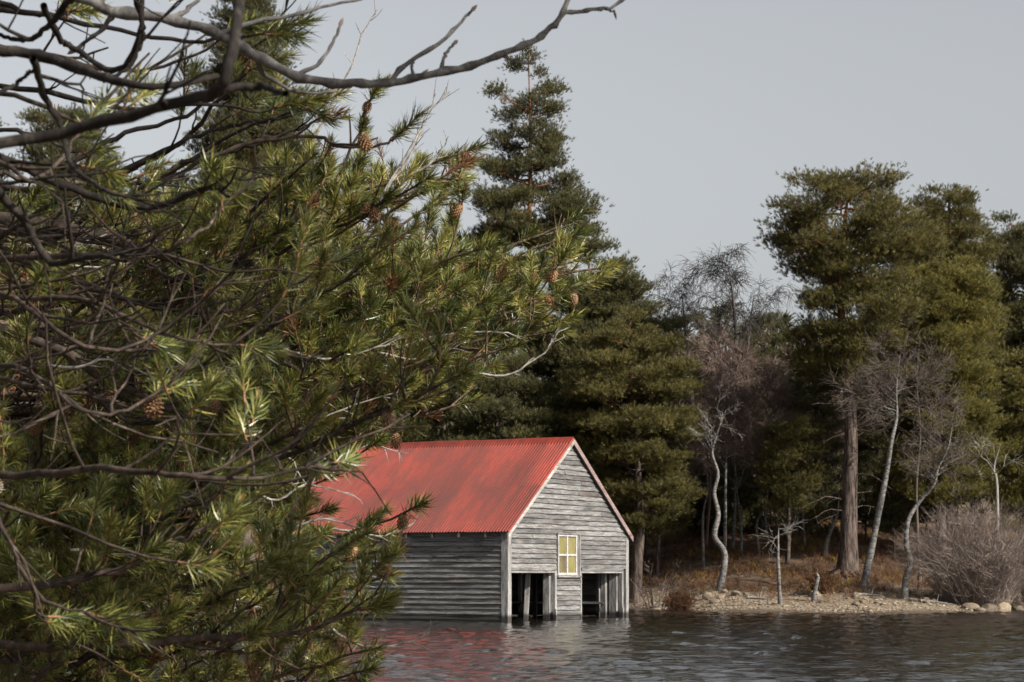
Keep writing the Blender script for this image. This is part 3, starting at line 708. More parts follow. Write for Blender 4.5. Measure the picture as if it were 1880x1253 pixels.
pine('shaded lakeside pine behind the left edge of the near pine', -60, 98,
     [(240,-110,0),(420,-180,60),(620,-200,90),(820,-190,100)], .3, M_PINE_DARK, step=1.2, pads=5)
pine('shaded pine between the very tall pine and the roof', 590, 100,
     [(380,560,620),(480,520,660),(620,500,690),(760,500,690),(880,510,690)], .28, M_PINE_DARK, step=1.1, pads=5)
# right-hand group
pine('big Scots pine with thick straight trunk and spreading crown on the shore', 1556, 95,
     [(316,1492,1640),(336,1452,1652),(365,1428,1668),(400,1418,1690),(440,1400,1705),(475,1404,1715),(505,1445,1715),(540,1440,1715),(575,1428,1715),(610,1428,1700),(650,1440,1680),(690,1440,1660)],
     .39, M_PINE_MID, step=.74, pads=5.2, dens=1.0, dead=34, ctrl=[(1556,1062),(1560,900),(1562,780),(1553,680),(1545,580),(1541,510),(1560,330)], bare=.2)
pine('olive pine with flat layered top right of the big shore pine', 1745, 103,
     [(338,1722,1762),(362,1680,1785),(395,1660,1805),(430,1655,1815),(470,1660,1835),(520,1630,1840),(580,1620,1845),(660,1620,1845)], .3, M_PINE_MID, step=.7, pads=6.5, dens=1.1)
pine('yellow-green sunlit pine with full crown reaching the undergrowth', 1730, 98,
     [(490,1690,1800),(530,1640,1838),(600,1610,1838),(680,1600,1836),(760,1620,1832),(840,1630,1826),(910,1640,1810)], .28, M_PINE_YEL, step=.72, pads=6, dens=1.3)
pine('dark dense pine behind the yellow-green one at the lake edge', 1880, 112,
     [(408,1835,1925),(432,1800,1950),(490,1790,1970),(580,1805,1980),(660,1800,1980),(760,1790,1980),(860,1800,1980)], .34, M_PINE_DARK, step=.9, pads=6, dens=1.1)
pine('young green pine low in front of the dark pine', 1880, 99,
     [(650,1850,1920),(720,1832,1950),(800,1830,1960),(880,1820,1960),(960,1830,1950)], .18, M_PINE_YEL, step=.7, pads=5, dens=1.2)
pine('dense pine closing the shore beyond the grey shrub', 2030, 106, [(430,1990,2060),(520,1940,2120),(680,1930,2140),(860,1940,2130)], .3, M_PINE_DARK, step=1.0)
pine('young spreading pine in the glade between snag and twisted birch', 1445, 99,
     [(765,1420,1480),(800,1395,1508),(850,1385,1515),(895,1390,1512),(930,1400,1500)], .11, M_PINE_MID, step=.5, pads=5, dens=1.4)
pine('small dark pine beside the foot of the big shore pine', 1500, 108,
     [(640,1470,1520),(700,1440,1545),(780,1430,1560),(860,1430,1560),(930,1440,1550)], .15, M_PINE_DARK, step=.8, pads=5, dens=1.2)
pine('small round pine top behind the drooping bare birches', 1262, 128, [(566,1240,1285),(590,1222,1305),(640,1205,1320),(720,1190,1330),(800,1190,1330)], .2, M_PINE_DARK, step=.9, pads=5)
pine('pine top half hidden between drooping birches and big shore pine', 1395, 126, [(572,1370,1420),(600,1345,1450),(650,1340,1470),(730,1330,1480),(820,1330,1480)], .2, M_PINE_DARK, step=.9, pads=5)
pine('dark pine in the shade behind the leaning white birch', 1610, 112, [(560,1580,1650),(640,1540,1690),(740,1530,1700),(840,1530,1700),(940,1540,1690)], .25, M_PINE_DARK, step=1.0, pads=5, dens=1.1)
pine('lowest pine on the bank by the boathouse corner', 1205, 101, [(850,1175,1240),(890,1160,1275),(930,1155,1285),(970,1165,1270)], .1, M_PINE_MID, step=.5, pads=5, dens=1.2)
for x_, D_, yt, wd, lab in [(1185,108,900,120,'low bushy young pine in the shade behind the boathouse corner'),(1275,110,900,110,'low bushy young pine behind the twisted birch foot'),(1350,108,905,110,'low bushy young pine in the middle of the dark glade'),(1415,112,885,120,'low bushy young pine deep behind the broken snag'),(1490,106,905,90,'low bushy young pine left of the big trunk'),(1590,106,880,110,'low bushy young pine right of the big trunk'),(1640,101,900,90,'low bushy young pine between the two leaning birches'),(1700,104,880,120,'low bushy young pine behind the crooked grey birch'),(1790,104,850,130,'low bushy young pine behind the large grey shrub'),(1140,106,880,120,'low bushy young pine hidden by the gable')]:
    yt -= 48
    pine(lab, x_, D_, [(yt,x_-wd*.18,x_+wd*.18),(yt+35,x_-wd*.42,x_+wd*.42),(yt+75,x_-wd*.5,x_+wd*.5),(yt+115,x_-wd*.5,x_+wd*.5)], .06, M_PINE_DARK, step=.5, pads=5, dens=1.3, group='low young pines under the trees')
# the wood beyond reads as one dark mass
fm = MB(); pp = []; dd = []; ss = []; tt = []; ft = MB()
for i in range(46):
    D = random.uniform(132, 165); bx = -250 + i * 54 + random.uniform(-20, 20); X = (bx - CX) / F * D; zb = gz(X, D); h = random.uniform(10.5, 13.5) + (4 if bx < 1000 or bx > 1600 else 0)
    ft.tube(np.array([[X, D, zb - .3], [X + .2, D, zb + h * .95]]), [.22, .05], 5)
    n = 330; zf = RNG.uniform(.05, 1, n); r = (1.05 - zf) * 2.6 + .3; a = RNG.uniform(0, 6.28, n); q = np.sqrt(RNG.uniform(.1, 1, n)) * r
    pp.append(np.stack([X + np.cos(a) * q, D + np.sin(a) * q, zb + zf * h], -1)); dd.append(np.stack([np.cos(a) * .6, np.sin(a) * .6, np.full(n, .7)], -1)); ss.append(RNG.uniform(.5, .9, n)); tt.append(RNG.uniform(.1, .7, n))
tufts(fm, np.concatenate(pp), np.concatenate(dd), np.concatenate(ss), np.concatenate(tt), 12, .14)
dw = empty('distant_wood', (0, 145, gz(0, 145)), 'dark distant pine wood closing the gaps behind the shore trees', 'wood'); tag(dw, kind='stuff')
for nm, m_, ma_ in (('foliage', fm, M_PINE_DARK), ('trunks', ft, M_DARKBARK)):
    o = m_.build(nm, ma_, dw); o.location = -Vector(dw.location); tag(o, kind='stuff')

# ---- bare trees
bare_tree('pale twisted birch with S-bent foot on the mossy bank', (1320, 1058), [(1320,1058),(1331,1020),(1311,985),(1318,945),(1311,905),(1318,870),(1308,830),(1318,790),(1330,760)], 93, .135, 12, M_BIRCH, M_PALETWIG, crown=.35, fine=4, up=.55, tl=.8, depth=1)
bare_tree('broken white snag with a few thin dead branches on the gravel', (1433, 1078), [(1433,1078),(1428,1040),(1428,1000),(1430,967)], 87.5, .085, 6, M_BIRCH, M_PALETWIG, name='birch_snag', cat='snag', group=None, crown=.35, fine=2, up=.15, tl=.7, depth=1)
bare_tree('slim white birch leaning right beside the big shore pine', (1583, 1076), [(1583,1076),(1600,1010),(1612,950),(1628,870),(1636,810),(1646,765),(1645,715),(1652,650)], 91, .155, 17, M_BIRCH, M_BROWNTWIG, crown=.36, fine=7, up=.45, tl=1.15, depth=2, fw=.007)
bare_tree('crooked grey birch with kinked trunk next to the grey shrub', (1660, 1092), [(1660,1092),(1664,1060),(1672,1035),(1664,1000),(1668,955),(1690,920),(1714,890),(1722,860),(1740,825),(1752,775)], 88, .135, 16, M_BIRCH, M_BROWNTWIG, crown=.4, fine=6, up=.4, tl=.95, depth=2)
bare_tree('short white birch leaning against the big pine trunk', (1512, 1020), [(1512,1020),(1522,985),(1536,945),(1541,900)], 100, .12, 4, M_BIRCH, M_PALETWIG, crown=.4, fine=3, tl=.6, depth=1)
bare_tree('thin pale birch stem under the young spreading pine', (1446, 1016), [(1446,1016),(1450,980),(1460,945),(1452,900)], 100, .09, 4, M_BIRCH, M_PALETWIG, crown=.5, fine=3, tl=.6, depth=1)
bare_tree('thin grey stem between twisted birch and snag', (1396, 1008), [(1396,1008),(1390,965),(1402,930),(1398,880)], 101, .06, 4, M_BIRCH, M_GREYTWIG, crown=.5, fine=3, tl=.7, depth=1)
bare_tree('bare white forked tree at the edge of the yellow-green pine', (1832, 960), [(1832,960),(1830,900),(1826,860),(1838,815)], 93, .08, 7, M_PALETWIG, M_PALETWIG, name='bare_tree', cat='tree', group=None, crown=.6, fine=4, tl=1.0, depth=1)
bare_tree('tall dark drooping birch with forked crown against the sky', (1335, 900), [(1335,900),(1342,800),(1345,700),(1352,620),(1345,545),(1338,500)], 116, .21, 13, M_DARKBARK, M_DARKBARK, group='dark drooping birches against the sky', crown=.5, fine=6, droop=.45, up=.75, tl=1.45, depth=2, fw=.012, spread=1.2)
bare_tree('dark drooping birch leaning left against the sky', (1275, 900), [(1275,900),(1272,780),(1266,680),(1258,600),(1250,525)], 118, .17, 8, M_DARKBARK, M_DARKBARK, group='dark drooping birches against the sky', crown=.4, fine=6, droop=.45, up=.75, tl=1.3, depth=2, fw=.011, spread=1.2)
bare_tree('slender leaning birch reaching over the glade from the forked one', (1385, 900), [(1385,900),(1375,760),(1372,660),(1378,590),(1385,540)], 119, .15, 7, M_DARKBARK, M_DARKBARK, group='dark drooping birches against the sky', crown=.45, fine=6, droop=.45, up=.75, tl=1.3, depth=2, fw=.011, spread=1.2)
for i, (x, y, D, lab) in enumerate([(1296,650,106,'reddish young birch behind the twisted birch'),(1345,660,104,'reddish young birch with dense purple twigs in the glade'),(1400,690,108,'reddish young birch above the young spreading pine'),(1330,740,99,'low reddish birch sapling close behind the twisted birch'),(1500,720,110,'reddish young birch in the shade left of the big trunk'),(1440,660,114,'tall reddish young birch deep in the glade')]):
    bare_tree(lab, (x, 980), [(x,980),(x+random.randint(-8,8),880),(x+random.randint(-12,12),(y+880)//2),(x+random.randint(-12,12),y)], D, .08, 27, M_BIRCH if i in (1, 3, 5) else M_REDTWIG, M_REDTWIG, name='birch_sapling', cat='birch sapling', group='reddish young birches in the glade', crown=.8, fine=9, up=.6, tl=1.0, depth=2, fw=.008)
bare_tree('reddish bare birch with fine twigs in front of the yellow-green pine', (1690, 1000), [(1690,1000),(1684,900),(1690,800),(1684,700),(1690,620)], 94, .07, 8, M_BROWNTWIG, M_BROWNTWIG, name='birch_sapling', cat='birch sapling', group=None, crown=.6, fine=7, up=.45, tl=1.25, depth=2, fw=.009)

for x_, D_, yt, lab in [(1292,101,800,'thin crooked pale birch close behind the twisted birch'),(1362,102,770,'thin crooked pale birch in the middle of the glade'),(1412,104,800,'thin crooked pale birch behind the broken snag'),(1478,103,820,'thin crooked pale birch just left of the big pine trunk')]:
    j_ = lambda k: random.randint(-k, k)
    bare_tree(lab, (x_, 1000), [(x_,1000),(x_+j_(9),950),(x_+j_(12),900),(x_+j_(14),850),(x_+j_(18),yt)], D_, .07, 12, M_BIRCH, M_BROWNTWIG, crown=.6, fine=5, up=.5, tl=.85, depth=1, fw=.009)
thicket('large rounded grey leafless shrub on the right end of the beach', 1790, 928, 1098, 235, 88.5, 430, M_GREYTWIG, 'grey_shrub', 'shrub', fw=.0055, lean=.75)
thicket('grey leafless shrub trailing off beyond the large rounded one', 1910, 985, 1100, 170, 90, 160, M_GREYTWIG, 'grey_shrub', 'shrub', fw=.007, lean=.75)
thicket('small wiry leafless bush on the gravel by the boathouse', 1205, 1030, 1098, 130, 92.5, 20, M_BROWNTWIG, 'wiry_bush', 'bush', fw=.009, lean=1.1)
thicket('dark rounded heather clump on the gravel beside the wiry bush', 1248, 1082, 1102, 60, 89.5, 150, M_HEATH, 'heather_clump', 'heather', fw=.006, lean=.5)
thicket('brown heather bush at the foot of the broken stump', 1508, 1045, 1080, 60, 89.5, 130, M_HEATH, 'heather_clump', 'heather', fw=.007, lean=.6)

st = MB(); D = 88; a = P(1493, 1086, D); a[2] = gz(a[0], D); q = np.array([a + [0, 0, -.1], P(1499, 1072, D), P(1502, 1060, D), P(1499, 1052, D)])
st.tube(curve(q, 9) - a, np.array([.11, .10, .085, .08, .075, .07, .06, .045, .012]), 8)
tag(st.build('tree_stump', M_BIRCH, smooth=True), 'short pale broken stump standing in the beach stones', 'stump').location = a
bp = [o for o in bpy.data.objects if o.get('label', '').startswith('big Scots')][0]; bl = np.array(bp.location)
for a_ in (-2.6, -2.0, -1.5, -1.0, -.45, .1, 2.6):
    q = []
    for t_ in np.linspace(0, 1, 8):
        rr = .22 + t_ * random.uniform(.9, 1.3) * (1.5 if a_ > -1.3 and a_ < 0 else 1); x_ = bl[0] + math.cos(a_ + .3 * t_) * rr; y_ = bl[1] + math.sin(a_ + .3 * t_) * rr
        q.append([x_, y_, gz(x_, y_) + .26 * (1 - t_) ** 2.2 + .015])
    m = MB(); m.tube(np.array(q) - bl, np.linspace(.13, .03, 8), 6); m.build('root', M_PINEBARK, bp, True)
for px_, D, ln, az, lab in [(1600,88.5,1.5,.3,'grey driftwood pole lying below the slim leaning birch'),(1395,89.5,1.0,-.5,'short pale driftwood stick by the snag'),(1720,87.2,1.3,.1,'bleached driftwood branch in front of the grey shrub')]:
    x0 = (px_ - CX) / F * D; q = []
    for t_ in np.linspace(0, 1, 9):
        x_ = x0 + math.cos(az) * ln * (t_ - .5); y_ = D + math.sin(az) * ln * (t_ - .5) + .06 * math.sin(t_ * 5); q.append([x_ - x0, y_ - D, gz(x_, y_) - gz(x0, D) + .05])
    m = MB(); m.tube(np.array(q), np.linspace(.06, .02, 9), 6); m.tube(np.array([q[4], [q[4][0] + .1, q[4][1] + .1, q[4][2] + .3]]), [.025, .01], 5)
    tag(m.build('driftwood', M_PALETWIG, None, True), lab, 'driftwood').location = (x0, D, gz(x0, D))
# ---- stones, pebbles and ground cover of the beach
def ico():
    t = (1 + 5 ** .5) / 2
    v = unit(np.array([[-1,t,0],[1,t,0],[-1,-t,0],[1,-t,0],[0,-1,t],[0,1,t],[0,-1,-t],[0,1,-t],[t,0,-1],[t,0,1],[-t,0,-1],[-t,0,1]], float))
    f = np.array([[0,11,5],[0,5,1],[0,1,7],[0,7,10],[0,10,11],[1,5,9],[5,11,4],[11,10,2],[10,7,6],[7,1,8],[3,9,4],[3,4,2],[3,2,6],[3,6,8],[3,8,9],[4,9,5],[2,4,11],[6,2,10],[8,6,7],[9,8,1]])
    return v, f
IV, IF = ico()
def ico2():
    v = list(IV); f = []; c = {}
    def midp(a, b):
        k = (min(a, b), max(a, b))
        if k not in c: v.append(unit(v[a] + v[b])); c[k] = len(v) - 1
        return c[k]
    for a, b, d in IF:
        x, y, z = midp(a, b), midp(b, d), midp(d, a); f += [[a, x, z], [b, y, x], [d, z, y], [x, y, z]]
    return np.array(v), np.array(f)
I2V, I2F = ico2()
SM = []
for i in range(8):
    v = I2V.copy()
    for _ in range(7):      # cut flat facets, as broken stone has
        nrm = unit(RNG.normal(0, 1, 3)); d_ = random.uniform(.55, .85); dp = v @ nrm; v = v - np.maximum(dp - d_, 0)[:, None] * nrm
    v += RNG.normal(0, .03, v.shape); m = MB(); m.add(v, I2F); SM.append(m.mesh('stone', M_STONE))
def stone(px_, D, size, flat, label, group, name='stone'):
    x = (px_ - CX) / F * D; z = gz(x, D); o = link(name, random.choice(SM)); o.location = (x, D, z + size * flat * .3)
    o.rotation_euler = (random.uniform(-.3, .3), random.uniform(-.3, .3), random.uniform(0, 6.28)); o.scale = (size * random.uniform(.8, 1.3), size * random.uniform(.8, 1.2), size * flat)
    tag(o, label, 'stone', group); return o
for i, (x, D, s_) in enumerate([(1298,91,.22),(1312,90,.25),(1322,90.5,.19),(1352,91,.22),(1398,92,.24),(1330,92,.17),(1372,90.5,.15)]):
    stone(x, D, s_, .75, 'pale rounded stone among the heather near the twisted birch', 'pale stones near the twisted birch')
for i in range(16): stone(random.uniform(1470, 1570), random.uniform(88, 93), random.uniform(.11, .24), random.uniform(.55, .85), 'pale stone on the bank below the big shore pine', 'pale stones below the big pine')
for i in range(26): stone(random.uniform(1560, 1720), random.uniform(85.5, 90), random.uniform(.08, .2), random.uniform(.45, .75), 'pale angular stone on the beach around the two leaning birches', 'pale stones around the leaning birches')
for i in range(12): stone(random.uniform(1160, 1330), shore((1245 - CX) / F * 90) + random.uniform(.4, 2.5), random.uniform(.10, .2), random.uniform(.5, .8), 'small rusty stone at the waterline by the wiry bush', 'waterline stones by the wiry bush')
for x, D, s_, fl, lab in [(1783,86.6,.32,.65,'slanted grey boulder at the water below the grey shrub'),(1815,87.3,.36,.8,'brown boulder behind the pale block under the grey shrub'),(1836,87.8,.45,.75,'large pale block of rock at the end of the beach'),(1862,89.5,.38,.8,'dark grey boulder beside the large pale block'),(1884,91.5,.42,.6,'low dark boulder at the far end of the rock row'),(1800,86.2,.26,.6,'small flat rock in front of the boulders')]:
    stone(x, D, s_, fl, lab, None, 'boulder')
n = 8000; pm = MB(); X = RNG.uniform(5, 21.5, n); X = np.where(RNG.random(n) < .12, RNG.uniform(-13, 5, n), X); dY = np.abs(RNG.normal(0, 3.4, n)) + .05; Y = shore(X) + dY
Z = ground_z(X, Y); S = RNG.gamma(1.8, .010, n) + .013
v = IV[None] * (S[:, None, None] * np.stack([RNG.uniform(.8, 1.4, n), RNG.uniform(.8, 1.3, n), RNG.uniform(.45, .8, n)], -1)[:, None]) * RNG.uniform(.8, 1.15, (n, 12, 1)) + np.stack([X, Y, Z + S * .2], -1)[:, None]
pm.add(v.reshape(-1, 3), (IF[None] + (np.arange(n) * 12)[:, None, None]).reshape(-1, 3), np.repeat(RNG.random(n), 20))
tag(pm.build('beach_pebbles', M_STONE), 'pale gravel and pebbles strewn along the beach', 'pebbles', kind='stuff')
def cover(name, label, cat, n, mat_, dlo, dhi, hgt, nb, spread, xl=(-30, 30), clump=0.0, wid=.06):
    X = RNG.uniform(*xl, n); d = RNG.uniform(dlo, dhi, n); d = d + 1.6 * np.sin(X * .9 + 1) * np.exp(-(d - dlo) / 3) + RNG.normal(0, .5, n)
    if clump:
        k = np.sin(X * 1.3 + d * .5) + np.sin(d * 1.1 - X * .7 + 2) + RNG.normal(0, .5, n); keep = k > clump; X = X[keep]; d = d[keep]; n = len(X)
    Y = shore(X) + d; m = MB(); Z = ground_z(X, Y)
    tufts(m, np.stack([X, Y, Z + hgt * .12], -1), RNG.normal(0, spread, (n, 3)) + np.array([0, 0, 1.0]), RNG.uniform(.6, 1.2, n) * hgt, RNG.random(n), nb, wid)
    tag(m.build(name, mat_), label, cat, kind='stuff')
cover('heather', 'rust brown heather covering the bank under the trees', 'heather', 15000, M_HEATH, 4.2, 26, .42, 12, .55, (-16, 27), -1.2, .03)
cover('blaeberry', 'yellow-green blaeberry and moss patches on the bank', 'ground cover', 9000, M_MOSS, 7, 28, .28, 12, .6, (-16, 27), .55, .07)
cover('dry_grass', 'dry tan grass tufts along the top of the beach', 'grass', 1500, M_GRASS, 2.0, 8, .22, 9, .4, (-14, 27), .3, .03)
#==NEAR==
# ------------------------------------------------------------------ near pine
TX, TY = -2.35, 8.2
npine = empty('near_pine', (TX, TY, gz(TX, TY)), 'near Scots pine filling the foreground with needled cone-bearing branches', 'pine tree')
NO = np.array(npine.location)
m = MB(); tp = curve([[TX, TY, gz(TX, TY) - .2], [TX + .05, TY, 1.2], [TX - .05, TY + .1, 3.0], [TX + .1, TY, 6.0], [TX, TY, 8.5]], 24)
m.tube(tp - NO, np.linspace(.19, .05, 24), 12); m.build('trunk', M_PINEBARK, npine, True)

# outline of the needle mass in the photograph; shoots that would fall outside are not grown
OUT = np.array([(-300,390),(0,350),(140,310),(300,300),(450,285),(540,250),(600,235),(640,300),(672,190),(700,200),(700,300),(760,290),(850,262),(882,290),(880,330),(862,380),(828,430),(900,440),(960,470),(1010,470),(1035,395),(1065,410),(1070,480),(1118,470),(1112,505),(1060,545),(1040,600),(1000,640),(930,650),(890,690),(860,750),(790,800),(720,815),(655,835),(620,870),(590,900),(590,955),(640,965),(690,945),(735,920),(768,930),(755,985),(720,1020),(715,1075),(705,1130),(650,1165),(640,1185),(690,1185),(680,1230),(650,1300),(-300,1400)], float)
def inside(x, y):
    c = False; n = len(OUT); j = n - 1
    for i in range(n):
        xi, yi = OUT[i]; xj, yj = OUT[j]
        if (yi > y) != (yj > y) and x < (xj - xi) * (y - yi) / (yj - yi) + xi: c = not c
        j = i
    return c
def pix(p): return (CX + p[0] / p[1] * F, HZ - (p[2] - CAMH) / p[1] * F)

# a shoot: paired needles along a short woody tip; several patterns, shared by all copies
def shoot_arrays(nn, ln, nl, seed):
    r = np.random.default_rng(seed)
    t = r.uniform(.0, 1, nn) ** .8; az = r.uniform(0, 6.283, nn); op = np.clip(r.normal(.98, .24, nn) - .5 * t, .12, 1.5)
    d = np.stack([np.cos(az) * np.sin(op), np.sin(az) * np.sin(op), np.cos(op)], -1); b = np.zeros((nn, 3)); b[:, 2] = t * ln
    L_ = nl * r.uniform(.75, 1.12, nn); bend = r.normal(0, .10, (nn, 3)) + np.array([0, 0, .06])
    mid = b + d * (L_ * .5)[:, None]; tip = b + unit(d + bend * 2) * L_[:, None] * .5 + d * (L_ * .5)[:, None]
    s = unit(np.cross(d, r.normal(0, 1, (nn, 3)))); w = .00108
    v = np.stack([b - s * w * .8, b + s * w * .8, mid + s * w, mid - s * w, tip], 1).reshape(-1, 3)
    i = np.arange(nn)[:, None] * 5
    return v, (i + np.array([[0, 1, 2, 3]])), (i + np.array([[3, 2, 4]])), np.clip(.45 + r.normal(0, .24, nn), 0, 1)
VAR = [shoot_arrays(random.randint(85, 125), random.uniform(.035, .085), random.uniform(.040, .056), 100 + i) for i in range(14)]
VM = []
for v, q, t3, tn in VAR:
    mm = MB(); mm.add(v, q, tn); mm.f.append(t3); mm.t.append(tn); mm.v.append(np.zeros((0, 3)))
    VM.append(mm.mesh('needle_shoot', M_NEEDLE))
DM = []
for v, q, t3, tn in VAR[:3]:
    mm = MB(); mm.add(v[:len(v) // 10 * 5], q[:len(q) // 2], tn[:len(q) // 2]); mm.f.append(t3[:len(q) // 2]); mm.t.append(tn[:len(q) // 2]); mm.v.append(np.zeros((0, 3)))
    DM.append(mm.mesh('dead_needle_shoot', M_DEADNEEDLE))
FREE = False
shoots = []; cones = []; SH = MB()
def frame(d, roll):
    z = unit(d); x = unit(np.cross(z, [.13, .31, .94])); y = np.cross(z, x)
    c, s = math.cos(roll), math.sin(roll); return np.stack([x * c + y * s, -x * s + y * c, z], 1)
def add_shoot(p, d, sc=1.0, force=False):
    tip = p + unit(d) * .08 * sc; x, y = pix(tip); x2, y2 = pix(p + unit(d) * .04)
    if not FREE and not force and not (inside(x, y) and inside(x2, y2)): return False
    shoots.append((p, unit(d), sc)); return True
def twig_poly(p, d, ln, n=5, upb=.10):
    q = [p]; d = unit(d)
    for i in range(n):
        d = unit(d + RNG.normal(0, .10, 3) + np.array([0, 0, upb])); q.append(q[-1] + d * ln / n)
    return np.array(q)
NB = 0
def near_branch(path, r0, r1, t0=.42, spacing=.10, bare=0.0, label=None, tl=1.0, mat_=None):
    """one limb with its twigs as one mesh; shoots and cones are collected"""
    m = MB(); n = len(path); seg = np.linalg.norm(np.diff(path, axis=0), axis=1); cum = np.concatenate([[0], np.cumsum(seg)]); tot = cum[-1]
    m.tube(path - NO, np.linspace(r0, r1, n) * (1 + RNG.normal(0, .06, n)), 7)
    def at(s): 
        p = np.array([np.interp(s, cum, path[:, i]) for i in range(3)]); i = min(np.searchsorted(cum, s), n - 1); i = max(i, 1); return p, unit(path[i] - path[i - 1])
    s = t0 * tot; side = 1
    while s < tot * .985:
        p, tg = at(s); f = s / tot
        sd = unit(np.cross(tg, [0, 0, 1]) + RNG.normal(0, .35, 3)) * side; side = -side
        d = unit(tg * .75 + sd * random.uniform(.35, .95) + np.array([0, 0, random.uniform(-.05, .45)]))
        ln = tl * random.uniform(.10, .30) * (1.15 - .55 * f); q = twig_poly(p, d, ln); x, y = pix(q[-1]); ok = inside(x, y)
        if ok or random.random() < .25:
            if not ok: q = q[:4]
            m.tube(q - NO, np.linspace(.0036, .0020, len(q)), 4)
            if random.random() > bare:
                add_shoot(q[-1] - unit(q[-1] - q[-2]) * .01, q[-1] - q[-2], random.uniform(.85, 1.2))
                for _ in range(random.randint(1, 2)):
                    k = random.randint(2, len(q) - 1); d2 = unit(unit(q[k] - q[k - 1]) + RNG.normal(0, .5, 3) + [0, 0, .15]); q2 = twig_poly(q[k], d2, random.uniform(.03, .09), 3)
                    if add_shoot(q2[-1], q2[-1] - q2[-2], random.uniform(.75, 1.1)): m.tube(q2 - NO, [.0024, .0022, .002, .0018], 4)
                if random.random() < .06 and ok: cones.append((q[2], unit(np.array([RNG.normal(0, .6), RNG.normal(0, .6), -.7]))))
            else:
                for _ in range(3):
                    k = random.randint(1, len(q) - 1); m.tube(twig_poly(q[k], unit(q[-1] - q[0]) + RNG.normal(0, .7, 3), random.uniform(.04, .14), 4, .02) - NO, np.linspace(.0022, .0012, 5), 3)
        s += spacing * random.uniform(.6, 1.5)
    if bare < .9:
        add_shoot(path[-1] - unit(path[-1] - path[-2]) * .03, path[-1] - path[-2], 1.15, True); add_shoot(path[-3], path[-1] - path[-3] + RNG.normal(0, .02, 3), 1.0, True)
    o = m.build('branch', mat_ or M_NEARBARK, npine, True)
    if label: tag(o, label)
    return o
def limb_to(tip, z0=None, sag=.12, r0=.016, n=22, **kw):
    tip = np.asarray(tip, float); ln = tip[0] - TX
    z0 = tip[2] - random.uniform(.0, .45) if z0 is None else z0
    st = np.array([TX + .1, TY + random.uniform(-.1, .1), z0]); d = tip - st
    c1 = st + d * .38 + np.array([0, random.uniform(-.25, .25), -sag * random.uniform(.5, 1.3)]); c2 = st + d * .75 + np.array([0, random.uniform(-.12, .12), -sag * random.uniform(.3, 1.0)])
    path = curve([st, c1, c2, tip], n, .008); near_branch(path, r0 * random.uniform(.8, 1.2), .0032, **kw)
# limbs that end on the outline
for x, y, D, sg in [(1108,492,7.6,.16),(1045,405,7.7,.22),(1030,590,7.2,.10),(985,470,7.9,.2),(960,620,7.4,.08),(865,275,7.4,.32),(880,455,7.3,.2),(840,350,8.0,.25),(765,300,7.8,.3),(910,560,7.0,.12),
                    (895,675,7.0,.10),(850,740,7.3,.10),(795,660,6.6,.15),(745,790,7.0,.08),(690,330,8.2,.25),(680,820,6.8,.1),(600,880,7.4,.08),(640,690,6.4,.15),(755,935,6.3,.12),(720,1010,6.0,.12),
                    (705,1060,6.6,.10),(690,1120,6.0,.12),(672,1195,5.6,.14),(655,1250,5.9,.1),(610,1160,6.5,.08),(590,940,7.6,.06),(560,1040,5.6,.1),(780,560,6.6,.15),(820,480,6.9,.18),(700,470,7.2,.2),(620,400,7.6,.2),
                    (650,310,7.0,.28),(590,180,6.8,.25),(1085,520,7.3,.14),(1060,480,7.9,.2),(1020,540,7.0,.12),(1005,500,7.5,.16),(950,540,7.2,.14),(940,500,7.8,.18),(1015,610,6.9,.1),(965,590,7.6,.12),(900,610,7.1,.1),(880,510,7.5,.16),(1045,440,7.6,.2),(860,300,7.5,.3),(820,700,7.0,.1),(930,640,6.8,.1),(560,300,6.4,.2),(505,60,6.2,.2),(470,220,7.2,.2)]:
    limb_to(P(x, y, D), sag=sg, mat_=M_LITBARK if x > 600 else None)
# limbs inside the mass, near and far
for i in range(50):
    for _ in range(60):
        x, y = random.uniform(-80, 900), random.uniform(180, 1260)
        if inside(x, y) and inside(x + 30, y): break
    D = random.uniform(4.8, 9.6); tl_ = 1.0
    limb_to(P(x, y, D), sag=random.uniform(.03, .2), r0=.014, t0=random.uniform(.3, .5), bare=.38 if (x < 560 and 250 < y < 760) else .12)
# dense sunlit flank
for i in range(30):
    for _ in range(80):
        x, y = random.uniform(560, 1090), random.uniform(330, 830)
        if inside(x, y) and inside(x + 15, y - 5): break
    limb_to(P(x, y, random.uniform(6.3, 8.4)), sag=random.uniform(.06, .22), r0=.011, t0=random.uniform(.55, .68), spacing=.085, bare=.08, mat_=M_LITBARK if i % 3 else None)
for i in range(24):
    for _ in range(80):
        x, y = random.uniform(-60, 720), random.uniform(640, 1260)
        if inside(x, y) and inside(x + 15, y - 5): break
    limb_to(P(x, y, random.uniform(5.0, 7.4)), sag=random.uniform(.06, .2), r0=.011, t0=random.uniform(.4, .6), bare=.1)
# bare tangled inner branches, long and curving
for i in range(20):
    x0, y0 = random.uniform(-120, 260), random.uniform(20, 900); D = random.uniform(3.6, 6.8); x1 = x0 + random.uniform(180, 480); y1 = y0 + random.uniform(-120, 260)
    if x1 > 640: x1 = random.uniform(420, 640)
    pts = [P(x0 - 260, y0 - random.uniform(-40, 120), D + .3), P(x0, y0, D), P((x0 + x1) / 2, (y0 + y1) / 2 + random.uniform(20, 90), D - random.uniform(0, .3)), P(x1, y1, D + random.uniform(-.4, .3))]
    near_branch(curve(pts, 22, .0028), random.uniform(.005, .009), .0018, t0=.3, spacing=.09, bare=.88, tl=1.5)
